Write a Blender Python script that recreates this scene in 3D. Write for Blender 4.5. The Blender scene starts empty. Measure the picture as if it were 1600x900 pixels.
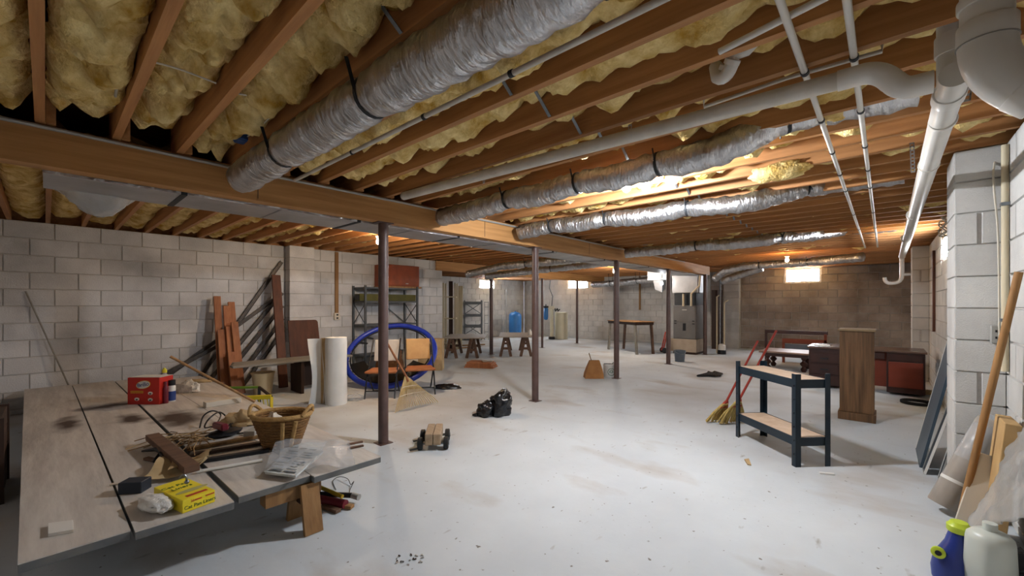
import bpy, bmesh, math, random
from mathutils import Vector, Matrix, noise
random.seed(7)
sc = bpy.context.scene
C = bpy.context.collection

# ---------------------------------------------------------------- camera, world, exposure
F_PX, YAW, Y_HOR, EYE = 651.52, math.radians(41.788), 475.24, 1.3066
cam_d = bpy.data.cameras.new('camera'); cam = bpy.data.objects.new('camera', cam_d); C.objects.link(cam)
cam_d.sensor_width = 36; cam_d.lens = F_PX/1600*36; cam_d.shift_y = (Y_HOR-450)/1600
cam_d.clip_start = .02; cam_d.clip_end = 60
cam.location = (0, 0, EYE); cam.rotation_euler = (math.pi/2, 0, YAW-math.pi/2)
sc.camera = cam
w = bpy.data.worlds.new('world'); sc.world = w; w.use_nodes = True
w.node_tree.nodes['Background'].inputs[0].default_value = (.75, .85, 1, 1)
w.node_tree.nodes['Background'].inputs[1].default_value = .8
sc.view_settings.view_transform = 'Standard'; sc.view_settings.look = 'None'
sc.view_settings.gamma = 1; sc.view_settings.use_curve_mapping = False
sc.view_settings.exposure = 0.0
KEY, WARM, FARB, WIN = 2450, 1750, 2500, 75.0      # lamp and window radiance

# ---------------------------------------------------------------- places in the room (x along the girder, y along the joists)
CS, SN = math.cos(YAW), math.sin(YAW)
def ray(px, py):
    t = (px-800)/F_PX
    return Vector((CS+SN*t, SN-CS*t, -(py-Y_HOR)/F_PX))
EYEV = Vector((0, 0, EYE))
def fl(px, py, z=0):
    r = ray(px, py); return EYEV+r*((z-EYE)/r.z)
def onX(px, py, X):
    r = ray(px, py); return EYEV+r*(X/r.x)
def onY(px, py, Y):
    r = ray(px, py); return EYEV+r*(Y/r.y)
def dep(px, py, d): return EYEV+ray(px, py)*d
V = Vector
FW, RT, UP = V((CS, SN, 0)), V((SN, -CS, 0)), V((0, 0, 1))

# ---------------------------------------------------------------- materials
def lin(h):
    if isinstance(h, str):
        c = [int(h[i:i+2], 16)/255 for i in (0, 2, 4)]
        return tuple(x/12.92 if x <= .04045 else ((x+.055)/1.055)**2.4 for x in c)
    return h
MATS = {}
def mat(name, col, col2=None, rough=.7, metal=0, scale=6, stretch=(1, 1, 1), bump=0, bscale=None, rnd=0, detail=4, alpha=1, trans=0, emit=0, spec=.4, thr=(.35, .65), world=False):
    if name in MATS: return MATS[name]
    m = bpy.data.materials.new(name); m.use_nodes = True; MATS[name] = m
    nt = m.node_tree; N = nt.nodes; L = nt.links
    b = N['Principled BSDF']
    b.inputs['Roughness'].default_value = rough; b.inputs['Metallic'].default_value = metal
    b.inputs['Specular IOR Level'].default_value = spec
    if alpha < 1: b.inputs['Alpha'].default_value = alpha
    if trans: b.inputs['Transmission Weight'].default_value = trans
    if emit:
        b.inputs['Emission Color'].default_value = (*lin(col), 1); b.inputs['Emission Strength'].default_value = emit
    c1 = lin(col)
    tc = N.new('ShaderNodeTexCoord'); mp = N.new('ShaderNodeMapping'); mp.inputs['Scale'].default_value = stretch
    if world: L.new(N.new('ShaderNodeNewGeometry').outputs['Position'], mp.inputs['Vector'])
    else: L.new(tc.outputs['Object'], mp.inputs['Vector'])
    out = None
    if col2 is not None:
        nz = N.new('ShaderNodeTexNoise'); nz.inputs['Scale'].default_value = scale; nz.inputs['Detail'].default_value = detail
        nz.inputs['Roughness'].default_value = .6
        L.new(mp.outputs[0], nz.inputs['Vector'])
        rp = N.new('ShaderNodeValToRGB'); rp.color_ramp.elements[0].position = thr[0]; rp.color_ramp.elements[1].position = thr[1]
        rp.color_ramp.elements[0].color = (*c1, 1); rp.color_ramp.elements[1].color = (*lin(col2), 1)
        L.new(nz.outputs['Fac'], rp.inputs[0]); out = rp.outputs[0]
    if rnd:
        oi = N.new('ShaderNodeObjectInfo'); mr = N.new('ShaderNodeMapRange')
        mr.inputs['To Min'].default_value = 1-rnd; mr.inputs['To Max'].default_value = 1+rnd
        L.new(oi.outputs['Random'], mr.inputs['Value'])
        hs = N.new('ShaderNodeHueSaturation')
        L.new(mr.outputs[0], hs.inputs['Value'])
        if out: L.new(out, hs.inputs['Color'])
        else: hs.inputs['Color'].default_value = (*c1, 1)
        out = hs.outputs[0]
    if out: L.new(out, b.inputs['Base Color'])
    else: b.inputs['Base Color'].default_value = (*c1, 1)
    if bump:
        n2 = N.new('ShaderNodeTexNoise'); n2.inputs['Scale'].default_value = bscale or scale*3; n2.inputs['Detail'].default_value = 5
        L.new(mp.outputs[0], n2.inputs['Vector'])
        bp = N.new('ShaderNodeBump'); bp.inputs['Strength'].default_value = min(1, bump); bp.inputs['Distance'].default_value = .02
        L.new(n2.outputs['Fac'], bp.inputs['Height']); L.new(bp.outputs[0], b.inputs['Normal'])
    return m
def wood(name, c1, c2, axis='x', rough=.65, rnd=.12, scale=9, bump=.15):
    st = {'x': (.12, 2.2, 2.2), 'y': (2.2, .12, 2.2), 'z': (2.2, 2.2, .12)}[axis]
    return mat(name, c1, c2, rough=rough, scale=scale, stretch=st, rnd=rnd, bump=bump, bscale=scale*2, thr=(.3, .7))

# ---------------------------------------------------------------- mesh helpers
ORG = {}
class MB:
    def __init__(s): s.v = []; s.f = []
    def add(s, vs, fs):
        o = len(s.v); s.v += [V(p) for p in vs]; s.f += [tuple(i+o for i in f) for f in fs]; return s
    def hexa(s, p):
        return s.add(p, [(0, 3, 2, 1), (4, 5, 6, 7), (0, 1, 5, 4), (1, 2, 6, 5), (2, 3, 7, 6), (3, 0, 4, 7)])
    def box(s, c, size, R=None):
        c = V(c); hx, hy, hz = size[0]/2, size[1]/2, size[2]/2
        p = [V(q) for q in ((-hx, -hy, -hz), (hx, -hy, -hz), (hx, hy, -hz), (-hx, hy, -hz), (-hx, -hy, hz), (hx, -hy, hz), (hx, hy, hz), (-hx, hy, hz))]
        if R is not None: p = [R @ q for q in p]
        return s.hexa([q+c for q in p])
    def bb(s, x0, x1, y0, y1, z0, z1):
        return s.box(((x0+x1)/2, (y0+y1)/2, (z0+z1)/2), (x1-x0, y1-y0, z1-z0))
    def bar(s, a, b, w, t, up=(0, 0, 1)):           # a board from a to b, w across, t thick along 'up'
        a, b = V(a), V(b); d = (b-a).normalized(); up = V(up)
        sd = d.cross(up)
        if sd.length < 1e-4: sd = d.cross(V((1, 0, 0)))
        sd.normalize(); n = sd.cross(d).normalized()
        sd *= w/2; n *= t/2
        return s.hexa([a-sd-n, a+sd-n, b+sd-n, b-sd-n, a-sd+n, a+sd+n, b+sd+n, b-sd+n])
    def tube(s, pts, r, n=10, cap=True, closed=False):
        pts = [V(p) for p in pts]; m = len(pts); rr = r if isinstance(r, (list, tuple)) else [r]*m
        t0 = (pts[1]-pts[0]).normalized()
        u = t0.orthogonal().normalized()
        vs = []; prev = t0
        for i in range(m):
            if closed: t = (pts[(i+1) % m]-pts[i-1]).normalized()
            else: t = (pts[min(i+1, m-1)]-pts[max(i-1, 0)]).normalized()
            ax = prev.cross(t)
            if ax.length > 1e-6: u = Matrix.Rotation(prev.angle(t), 3, ax.normalized()) @ u
            prev = t; wv = t.cross(u).normalized()
            for k in range(n):
                a = 2*math.pi*k/n; vs.append(pts[i]+(u*math.cos(a)+wv*math.sin(a))*rr[i])
        fs = []
        for i in range(m if closed else m-1):
            j = (i+1) % m
            for k in range(n):
                k2 = (k+1) % n; fs.append((i*n+k, i*n+k2, j*n+k2, j*n+k))
        if cap and not closed:
            fs.append(tuple(range(n-1, -1, -1))); fs.append(tuple((m-1)*n+k for k in range(n)))
        return s.add(vs, fs)
    def lathe(s, base, prof, n=20, axis=(0, 0, 1), cap=True):
        base = V(base); ax = V(axis).normalized(); u = ax.orthogonal().normalized(); wv = ax.cross(u)
        vs = []
        for r, z in prof:
            for k in range(n):
                a = 2*math.pi*k/n; vs.append(base+ax*z+(u*math.cos(a)+wv*math.sin(a))*r)
        fs = [(i*n+k, i*n+(k+1) % n, (i+1)*n+(k+1) % n, (i+1)*n+k) for i in range(len(prof)-1) for k in range(n)]
        if cap: fs.append(tuple(range(n-1, -1, -1))); fs.append(tuple((len(prof)-1)*n+k for k in range(n)))
        return s.add(vs, fs)
    def prism(s, poly, vec):
        poly = [V(p) for p in poly]; vec = V(vec); n = len(poly)
        return s.add(poly+[p+vec for p in poly], [tuple(range(n-1, -1, -1)), tuple(range(n, 2*n))]+[(i, (i+1) % n, n+(i+1) % n, n+i) for i in range(n)])
    def grid(s, fn, nu, nv):
        vs = [fn(i/nu, j/nv) for i in range(nu+1) for j in range(nv+1)]
        return s.add(vs, [(i*(nv+1)+j, i*(nv+1)+j+1, (i+1)*(nv+1)+j+1, (i+1)*(nv+1)+j) for i in range(nu) for j in range(nv)])
    def sheet(s, fn, nu, nv, th):                   # a thin sheet with real thickness
        th = V(th); o = len(s.v); s.grid(fn, nu, nv); s.grid(lambda a, b: V(fn(a, b))-th, nu, nv)
        m = (nu+1)*(nv+1); ring = [i*(nv+1) for i in range(nu+1)]+[nu*(nv+1)+j for j in range(1, nv+1)]+[i*(nv+1)+nv for i in range(nu-1, -1, -1)]+[j for j in range(nv-1, 0, -1)]
        for i, a in enumerate(ring):
            b = ring[(i+1) % len(ring)]; s.f.append((o+a, o+b, o+m+b, o+m+a))
        return s
    def ball(s, c, rad, nu=14, nv=9, fn=None):
        c = V(c); rad = V(rad) if not isinstance(rad, (int, float)) else V((rad,)*3)
        vs = []
        for j in range(1, nv):
            th = math.pi*j/nv
            for i in range(nu):
                a = 2*math.pi*i/nu; d = V((math.sin(th)*math.cos(a), math.sin(th)*math.sin(a), math.cos(th)))
                k = fn(d) if fn else 1; vs.append(c+V((d.x*rad.x, d.y*rad.y, d.z*rad.z))*k)
        kt = fn(V((0, 0, 1))) if fn else 1; kb = fn(V((0, 0, -1))) if fn else 1
        vs += [c+V((0, 0, rad.z*kt)), c-V((0, 0, rad.z*kb))]; t, b = len(vs)-2, len(vs)-1
        fs = [(j*nu+i, (j+1)*nu+i, (j+1)*nu+(i+1) % nu, j*nu+(i+1) % nu) for j in range(nv-2) for i in range(nu)]
        fs += [(t, i, (i+1) % nu) for i in range(nu)]+[(b, (nv-2)*nu+(i+1) % nu, (nv-2)*nu+i) for i in range(nu)]
        return s.add(vs, fs)
    def build(s, name, m, parent=None, smooth=False, bevel=0, label=None, cat=None, group=None, kind=None, origin=None):
        if parent is not None: o = ORG[parent.name]
        elif origin is not None: o = V(origin)
        else:
            xs = [p.x for p in s.v]; ys = [p.y for p in s.v]; zs = [p.z for p in s.v]
            o = V(((min(xs)+max(xs))/2, (min(ys)+max(ys))/2, min(zs)))
        me = bpy.data.meshes.new(name); me.from_pydata([p-o for p in s.v], [], s.f)
        bm = bmesh.new(); bm.from_mesh(me)
        if bevel: bmesh.ops.bevel(bm, geom=list(bm.edges), offset=bevel, segments=1, affect='EDGES', clamp_overlap=True)
        bmesh.ops.recalc_face_normals(bm, faces=bm.faces); bm.to_mesh(me); bm.free()
        if smooth:
            me.polygons.foreach_set('use_smooth', [True]*len(me.polygons))
            if smooth != 2: me.set_sharp_from_angle(angle=math.radians(40))
        me.materials.append(m)
        ob = bpy.data.objects.new(name, me); C.objects.link(ob); ORG[ob.name] = o
        if parent is not None: ob.parent = parent
        else: ob.location = o
        tag(ob, label, cat, group, kind)
        return ob
def tag(ob, label=None, cat=None, group=None, kind=None):
    if label: ob['label'] = label
    if cat: ob['category'] = cat
    if group: ob['group'] = group
    if kind: ob['kind'] = kind
    return ob
def thing(name, loc, label, cat, group=None):
    ob = bpy.data.objects.new(name, None); C.objects.link(ob); ob.location = loc; ob.empty_display_size = .1
    ORG[ob.name] = V(loc); return tag(ob, label, cat, group)
def inst(name, me, loc, rotz, parent):
    ob = bpy.data.objects.new(name, me); C.objects.link(ob); ob.parent = parent
    ob.location = V(loc)-ORG[parent.name]; ob.rotation_euler = (0, 0, rotz); return ob
def text(name, body, m, parent, c, xdir, ydir, size, thick=.0006):
    cu = bpy.data.curves.new(name, 'FONT'); cu.body = body; cu.size = size; cu.align_x = 'CENTER'; cu.align_y = 'CENTER'; cu.extrude = thick
    to = bpy.data.objects.new('tmp', cu); C.objects.link(to)
    me = bpy.data.meshes.new_from_object(to.evaluated_get(bpy.context.evaluated_depsgraph_get()))
    bpy.data.objects.remove(to); bpy.data.curves.remove(cu)
    x = V(xdir).normalized(); y = V(ydir).normalized(); z = x.cross(y)
    M = Matrix((x, y, z)).transposed().to_4x4(); M.translation = V(c)-ORG[parent.name]
    me.transform(M); me.materials.clear(); me.materials.append(m)
    ob = bpy.data.objects.new(name, me); C.objects.link(ob); ob.parent = parent; ORG[ob.name] = ORG[parent.name]
    return ob
def rotz(a): return Matrix.Rotation(a, 3, 'Z')
def nz(p, s=1, o=0): return noise.noise(V((p[0]*s+o, p[1]*s+o*.7, p[2]*s-o)))

# ---------------------------------------------------------------- the setting
YR, YL, XN, XF, XL, YA = -.56, 7.643, -.46, 13.756, 6.13, 11.6     # right wall, left wall, near wall, far wall, end of left wall, alcove back
ZW, ZJ, JD = 2.298, 2.30, .235
M_block = mat('block_concrete', 'A4A5A8', 'D0D0D1', rough=.92, scale=1.3, detail=7, rnd=.07, bump=.35, bscale=70, thr=(.3, .6), world=True)
M_blockn = mat('block_grey', 'B4B3B0', 'CFCECA', rough=.92, scale=1.6, detail=7, rnd=.05, bump=.25, bscale=130, world=True)
M_blockf = mat('block_brown_stained', '786A5F', 'ADA297', rough=.92, scale=1.1, detail=8, rnd=.1, bump=.3, bscale=60, thr=(.35, .62), world=True)
M_mortar = mat('mortar', 'B2AEAA', 'C0BCB7', rough=.95, scale=20, bump=.3)
def floor_material():
    m = mat('concrete_floor', 'BAC1C7', 'CBD2D7', rough=.75, scale=.9, detail=8, bump=.06, bscale=30, thr=(.3, .7), spec=.25)
    nt = m.node_tree; N, L = nt.nodes, nt.links; b = N['Principled BSDF']
    src = b.inputs['Base Color'].links[0].from_socket
    tc = [n for n in N if n.type == 'TEX_COORD'][0]
    def layer(src, scale, lo, hi, col, detail=6, st=(1, 1, 1)):
        mp = N.new('ShaderNodeMapping'); mp.inputs['Scale'].default_value = st; L.new(tc.outputs['Object'], mp.inputs[0])
        n = N.new('ShaderNodeTexNoise'); n.inputs['Scale'].default_value = scale; n.inputs['Detail'].default_value = detail
        L.new(mp.outputs[0], n.inputs['Vector'])
        r = N.new('ShaderNodeMapRange'); r.inputs['From Min'].default_value = lo; r.inputs['From Max'].default_value = hi
        L.new(n.outputs['Fac'], r.inputs['Value'])
        mx = N.new('ShaderNodeMix'); mx.data_type = 'RGBA'; L.new(r.outputs[0], mx.inputs[0]); L.new(src, mx.inputs[6]); mx.inputs[7].default_value = (*lin(col), 1)
        return mx.outputs[2]
    s = layer(src, .35, .50, .76, '9C958E', 8)
    s = layer(s, 1.7, .56, .74, 'A8A29B', 8, (1, .5, 1))
    s = layer(s, 26, .70, .76, '77726C', 2)
    s = layer(s, 7, .68, .8, '8D8780', 3, (.6, 1.6, 1))
    L.new(s, b.inputs['Base Color']); return m
M_floor = floor_material()
fb = MB().bb(XN-.2, XF+.2, YR-.2, YA+.2, -.12, 0)
floor = fb.build('floor', M_floor, kind='structure', label='pale grey concrete slab floor', origin=(6, 3, 0))

BLK = {}
def block_mesh(wd, h, m, dp=.012):
    k = (round(wd, 3), round(h, 3), m.name)
    if k in BLK: return BLK[k]
    b = MB(); e = .004; x, z = wd/2, h/2
    # local: u along x, face towards -y
    b.add([(-x, 0, -z), (x, 0, -z), (x, 0, z), (-x, 0, z), (-x+e, -dp, -z+e), (x-e, -dp, -z+e), (x-e, -dp, z-e), (-x+e, -dp, z-e)],
          [(4, 5, 6, 7), (0, 1, 5, 4), (1, 2, 6, 5), (2, 3, 7, 6), (3, 0, 4, 7), (0, 3, 2, 1)])
    me = bpy.data.meshes.new('block'); me.from_pydata(b.v, [], b.f); me.materials.append(m); BLK[k] = me
    return me
def wall(name, p0, p1, off, m, label, holes=(), thick=.2, span=None, ztop=ZW, z0=0, facing=None):
    """block wall whose face runs from p0 to p1; the room is on the left hand... facing gives the room side"""
    p0, p1 = V((*p0, 0)), V((*p1, 0)); L = (p1-p0).length; u = (p1-p0)/L
    n = V(facing)                                  # towards the room
    def bx(mb, a, b, za, zb):
        q = [p0+u*a-n*.012, p0+u*b-n*.012, p0+u*b-n*thick, p0+u*a-n*thick]
        mb.hexa([p+UP*za for p in q]+[p+UP*zb for p in q])
    mb = MB(); cuts = sorted(holes); a = 0
    for (h0, h1, za, zb) in cuts:
        bx(mb, a, h0, 0, ztop); bx(mb, h0, h1, 0, za)
        if zb < ztop-.01: bx(mb, h0, h1, zb, ztop)
        a = h1
    bx(mb, a, L, 0, ztop)
    w = mb.build(name, M_mortar, kind='structure', label=label, origin=p0+u*L/2)
    rot = math.atan2(u.y, u.x)
    if n.dot(V((math.sin(rot), -math.cos(rot), 0))) < 0: rot += math.pi
    G = .4064; H = .2032; J = .008
    lo, hi = span or (0, L)
    zt = ztop; row = 0
    while zt > z0+.02:
        zb = max(zt-H, z0)
        a = lo-((lo-off-(row % 2)*G/2) % G)
        while a < hi-.02:
            s0, s1 = max(a, lo)+J/2, min(a+G, hi)-J/2
            segs = [(s0, s1)]
            for (h0, h1, za, zb2) in holes:
                if zt > za+.03 and zb < zb2-.03:
                    ns = []
                    for (q0, q1) in segs:
                        if q1 <= h0 or q0 >= h1: ns.append((q0, q1))
                        else:
                            if h0-q0 > .03: ns.append((q0, h0))
                            if q1-h1 > .03: ns.append((h1, q1))
                    segs = ns
            for (q0, q1) in segs:
                if q1-q0 < .03: continue
                c = p0+u*(q0+q1)/2-n*.012+UP*((zt+zb)/2)
                inst('block', block_mesh(q1-q0, zt-zb-J, m), c, rot, w)
            a += G
        zt -= H; row += 1
    return w
wall('wall_left', (XN, YL), (XL, YL), .075-XN, M_block, 'pale grey concrete block wall on the left', facing=(0, -1, 0))
WR = (7.15, 7.98, 1.86, 2.2)
wall('wall_right', (XN, YR), (XF, YR), .1, M_blockn, 'light grey concrete block wall on the right', holes=[(WR[0]-XN, WR[1]-XN, WR[2], WR[3])], facing=(0, 1, 0), span=(3.0, 10.6))
WF = (1.26, 2.08, 1.89, ZW)
wall('wall_far', (XF, YR), (XF, 4.03), .05, M_blockf, 'brown-stained block wall at the far end', holes=[(WF[0]-YR, WF[1]-YR, WF[2], 2.29)], facing=(-1, 0, 0))
WA = (8.42, 9.34, 1.90, 2.29)
wall('wall_far_alcove', (XF, 4.03), (XF, YA), .1, M_blockn, 'light grey block wall behind the water softener', holes=[(WA[0]-4.03, WA[1]-4.03, WA[2], WA[3])], facing=(-1, 0, 0))
WB = (11.1, 11.95, 1.90, 2.26)
wall('wall_alcove_back', (XL-.2, YA), (XF, YA), .1, M_blockn, 'pale block wall at the back of the alcove', holes=[(WB[0]-XL+.2, WB[1]-XL+.2, WB[2], WB[3])], facing=(0, -1, 0), span=(2.6, XF-XL+.2))
wall('wall_near', (XN, YR), (XN, YL), .1, M_block, 'grey block wall beside the camera', facing=(1, 0, 0), span=(5.5, YL-YR))
wall('wall_alcove_side', (XL, YL+.2), (XL, YA), .1, M_blockn, 'block wall at the side of the alcove', facing=(1, 0, 0), span=(0, .02), thick=.2)
def pilaster(x0, x1, y0, y1, m, label, faces, slot=False):
    mb = MB().bb(x0+.012, x1-.012, y0+.012, y1-.012, 0, ZW-.002)
    p = mb.build('wall_pilaster', M_mortar, kind='structure', label=label)
    for (ax, a0, a1, pos, n) in faces:
        zt = ZW-.002; row = 0
        while zt > .02:
            zb = max(zt-.2032, 0)
            wd = a1-a0
            parts = [(a0, a1)]
            if slot and row in (2, 7) and ax == 'y' and wd < .3: parts = [(a0, (a0+a1)/2-.008), ((a0+a1)/2+.008, a1)]
            for (q0, q1) in parts:
                c = V((pos-n*.012, (q0+q1)/2, (zt+zb)/2)) if ax == 'y' else V(((q0+q1)/2, pos-n*.012, (zt+zb)/2))
                r = {('y', -1): -math.pi/2, ('y', 1): math.pi/2, ('x', -1): 0, ('x', 1): math.pi}[(ax, n)]
                inst('block', block_mesh(q1-q0-.002, zt-zb-.005, m), c, r, p)
            zt -= .2032; row += 1
    return p
pilaster(3.94, 4.36, YR, -.337, M_blockn, 'bright grey block pilaster on the right beside the leaning pole', [('y', YR, -.337, 3.94, -1), ('x', 3.94, 4.36, -.337, 1)], True)
pilaster(9.9, 10.32, YR, -.35, M_blockn, 'grey block pilaster behind the dark desk', [('y', YR, -.35, 9.9, -1), ('x', 9.9, 10.32, -.35, 1)], True)
pilaster(2.73, 3.14, 7.44, YL, M_block, 'block pilaster on the left wall behind the brown table leaf', [('y', 7.44, YL, 2.73, -1), ('x', 2.73, 3.14, 7.44, -1)])
pilaster(13.55, XF, 3.18, 3.6, M_blockn, 'pale block pilaster on the far wall right of the furnace', [('y', 3.18, 3.6, 13.55, -1), ('x', 13.55, XF, 3.18, -1)])
pilaster(13.55, XF, 7.25, 7.62, M_blockn, 'pale block pilaster on the far alcove wall', [('y', 7.25, 7.62, 13.55, -1), ('x', 13.55, XF, 7.25, -1)])
# windows: white frame, glass panes lit by the day outside
M_frame = mat('window_frame_white', 'E4E4E0', rough=.5)
M_day = mat('daylit_frosted_glass', 'F2F7FF', rough=.4, emit=WIN)
def window(name, c, u, wd, h, n, label):
    c, u, n = V(c), V(u), V(n); mb = MB()
    for s in (-1, 1):
        mb.bar(c+u*s*(wd/2-.018)-UP*h/2, c+u*s*(wd/2-.018)+UP*h/2, .036, .07, n)
        mb.bar(c-u*wd/2+UP*s*(h/2-.018), c+u*wd/2+UP*s*(h/2-.018), .036, .068, n)
    w = mb.build(name, M_frame, kind='structure', label=label)
    for i in (0, 1):
        for j in (0, 1):
            a = wd/2-.036; q = c+u*((i-.5)*a)+UP*((j-.5)*(h/2-.036)); 
            MB().bar(q-u*(a/2-.008), q+u*(a/2-.008), .012, h/2-.048, UP).build('pane', M_day, w)
    return w
window('window_1', (XF+.05, (WF[0]+WF[1])/2, (WF[2]+2.29)/2), (0, 1, 0), WF[1]-WF[0]-.004, 2.29-WF[2]-.004, (-1, 0, 0), 'bright basement window high in the brown far wall')
window('window_2', (XF+.05, (WA[0]+WA[1])/2, (WA[2]+WA[3])/2), (0, 1, 0), WA[1]-WA[0]-.004, WA[3]-WA[2]-.004, (-1, 0, 0), 'bright window above the water softener')
window('window_3', ((WB[0]+WB[1])/2, YA+.05, (WB[2]+WB[3])/2), (1, 0, 0), WB[1]-WB[0]-.004, WB[3]-WB[2]-.004, (0, -1, 0), 'bright window at the back of the alcove')
window('window_4', ((WR[0]+WR[1])/2, YR-.05, (WR[2]+WR[3])/2), (1, 0, 0), WR[1]-WR[0]-.004, WR[3]-WR[2]-.004, (0, 1, 0), 'bright window in the right wall past the near pilaster')

# ---------------------------------------------------------------- ceiling: subfloor, joists, insulation, bridging
M_sub = wood('subfloor_ply', '7A4F2C', '5E3B20', 'x')
M_joist = wood('joist_lumber', 'C08B58', '9A673C', 'y', rnd=.16)
M_ins = mat('yellow_insulation', 'B88F3C', 'FBE6A8', rough=1, scale=7, detail=9, bump=1, bscale=38, thr=(.32, .68), spec=.05, rnd=.06)
YB = 3.52
ceil = MB().bb(XN-.2, XF+.2, YR-.2, YA+.2, ZJ+JD, ZJ+JD+.02).build('ceiling', M_sub, kind='structure', label='underside of the plywood floor above, between wooden joists', origin=(6, 3, ZJ))
def rim(x0, x1, y0, y1): MB().bb(x0, x1, y0, y1, ZW+.001, ZJ+JD).build('rim_joist', M_joist, ceil)
rim(XN-.2, XN-.15, YR-.2, YL+.2); rim(XN-.2, XF+.2, YR-.2, YR-.15); rim(XN-.2, XL, YL+.15, YL+.2); rim(XF+.15, XF+.2, YR-.2, YA+.2); rim(XL-.25, XF+.2, YA+.15, YA+.2); rim(XL-.25, XL-.2, YL+.2, YA+.2)
def jmesh(y0, y1):
    b = MB().bb(-.019, .019, y0, y1, 0, JD); me = bpy.data.meshes.new('joist'); me.from_pydata(b.v, [], b.f); me.materials.append(M_joist); return me
JX = [-.02+.305*k for k in range(-1, 46)]
jr, jl, ja = jmesh(YR-.14, YB+.12), jmesh(YB-.1, YL+.14), jmesh(YL-.1, YA+.14)
for x in JX:
    if x > XF-.02: continue
    inst('joist', jr, (x, 0, ZJ), 0, ceil)
    inst('joist', jl, (x+.04, 0, ZJ), 0, ceil)
    if x > XL: inst('joist', ja, (x, 0, ZJ), 0, ceil)
def pillow(p, s, o):
    d = noise.voronoi(V((p[0]*s+o, p[1]*s-o, o*.3)))[0]
    return max(0, 1-d[0]*1.1)*.45+min(1, (d[1]-d[0])*2.6)*.55
def batt(x0, x1, y0, y1, zb, amp, step, seed):
    wd = x1-x0; nv = max(6, int(wd/step)); nu = int((y1-y0)/step)
    gap = (noise.noise(V((seed, 1, 1)))*.5+.5)*.12
    def fn(a, b):
        y = y0+(y1-y0)*a; x = x0+wd*b
        e = min(b, 1-b)*2; e = 1-(1-e)**3
        h = pillow((x, y), 4.2, seed)*.75+pillow((x, y), 11, seed+3)*.3+.3*noise.fractal(V((x*9+seed, y*6, seed)), 1, 2, 4)
        z = zb-amp*h*(.35+.65*e)+(1-e)*.03+amp*.6*noise.noise(V((seed*3, y*1.3, 2)))
        return V((x+.012*noise.noise(V((x*20, y*20, seed))), y+.02*noise.noise(V((x*12, y*12, seed+9))), max(ZJ-.045, min(z, ZJ+JD-.012))))
    b = MB(); b.grid(fn, nu, nv)
    return b.build('insulation_batt', M_ins, ceil, smooth=2)
sd = 0
for i in range(len(JX)-1):
    x0, x1 = JX[i]+.021, JX[i+1]-.021
    if x1 > XF: break
    sd += 1.37
    near = x0 < 1.2
    batt(x0, x1, YR+.02, YB-.12-.1*random.random(), ZJ+(.115 if near else .115+.03*random.random()), .17 if near else .12, .022 if near else (.034 if x0 < 5 else .06), sd)
    if x0 < 11: batt(x0+.04, x1+.04, YB+.15, YL-.05, ZJ+.09+.03*random.random(), .08, .045 if x0 < 3 else .07, sd+50)
    if x0 > XL: batt(x0, x1, YL+.1, YA-.05, ZJ+.12, .07, .09, sd+90)
M_galv = mat('galvanised_steel', '8E9499', '757A7E', rough=.4, metal=.9, scale=15)
for i in range(len(JX)-1):
    if JX[i] < 0 or JX[i] > 8: continue
    a, b = JX[i]+.02, JX[i+1]-.02
    for s in (0, 1):
        y = 1.33+.03*s; za, zb = (ZJ+.005, ZJ+.2) if s else (ZJ+.2, ZJ+.005)
        MB().bar((a, y, za), (b, y, zb), .018, .003).build('bridging_strap', M_galv, ceil)

# ---------------------------------------------------------------- girder, posts
M_gird = wood('girder_lumber', 'BF8F58', '9C6E3E', 'x', rnd=.05)
M_post = mat('post_brown_paint', '4A3733', '5A4540', rough=.45, scale=8, spec=.5)
def girder(x0, x1, y, label, zb=2.074, zt=2.297):
    t = thing('girder', ((x0+x1)/2, y, zb), label, 'beam')
    for k in (-1, 0, 1): MB().bb(x0, x1, y+k*.038-.0188, y+k*.038+.0188, zb, zt).build('ply', M_gird, t)
    return t
g1 = girder(XN+.002, 11.75, YB, 'long built-up wooden girder running across the room on the brown posts')
g2 = girder(XL-.2, XF-.02, 7.66, 'wooden girder in the alcove carrying on from the end of the left wall', zb=2.08)
for x in (1.05, 3.4, 5.7):
    MB().box((x, YB-.0585, 2.19), (.004, .003, .2)).build('splice_joint', M_post, g1)
def post(x, y, label, r=.046, h=2.074):
    t = thing('support_post', (x, y, 0), label, 'post', 'steel posts')
    MB().lathe((x, y, .006), [(r, 0), (r, h-.014)], 24).build('shaft', M_post, t, smooth=True)
    MB().box((x, y, .003), (.13, .13, .006)).build('base_plate', M_post, t)
    MB().box((x, y, h-.005), (.16, .11, .008)).build('cap_plate', M_post, t)
post(2.12, YB, 'brown steel post nearest the camera, beside the rake')
post(4.41, YB, 'brown steel post behind the black trash bag')
post(6.7, YB, 'brown steel post beside the paper bag and white bucket')
post(9.06, YB, 'brown steel post beside the grey bucket')
post(11.39, 3.47, 'brown steel post just in front of the furnace')
post(7.72, 7.62, 'dark steel post between the two low plywood tables', h=2.08)
post(9.93, 7.66, 'thin dark steel post seen just beside the second girder post', .035, 2.08)
post(11.83, 7.66, 'slim brown post standing in the open floor before the water softener', .04, 2.08)
M_cond = mat('grey_conduit', 'A8A7A2', rough=.5, metal=.4)
pts = [(x, YB-.074+.004*math.sin(x*3), 2.281-.008*abs(math.sin(x*1.3))) for x in [XN+.05+i*.25 for i in range(42)]]
MB().tube(pts, .011, 8).build('electrical_conduit', M_cond, label='thin grey conduit along the top edge of the long girder', cat='conduit', smooth=True)

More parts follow.
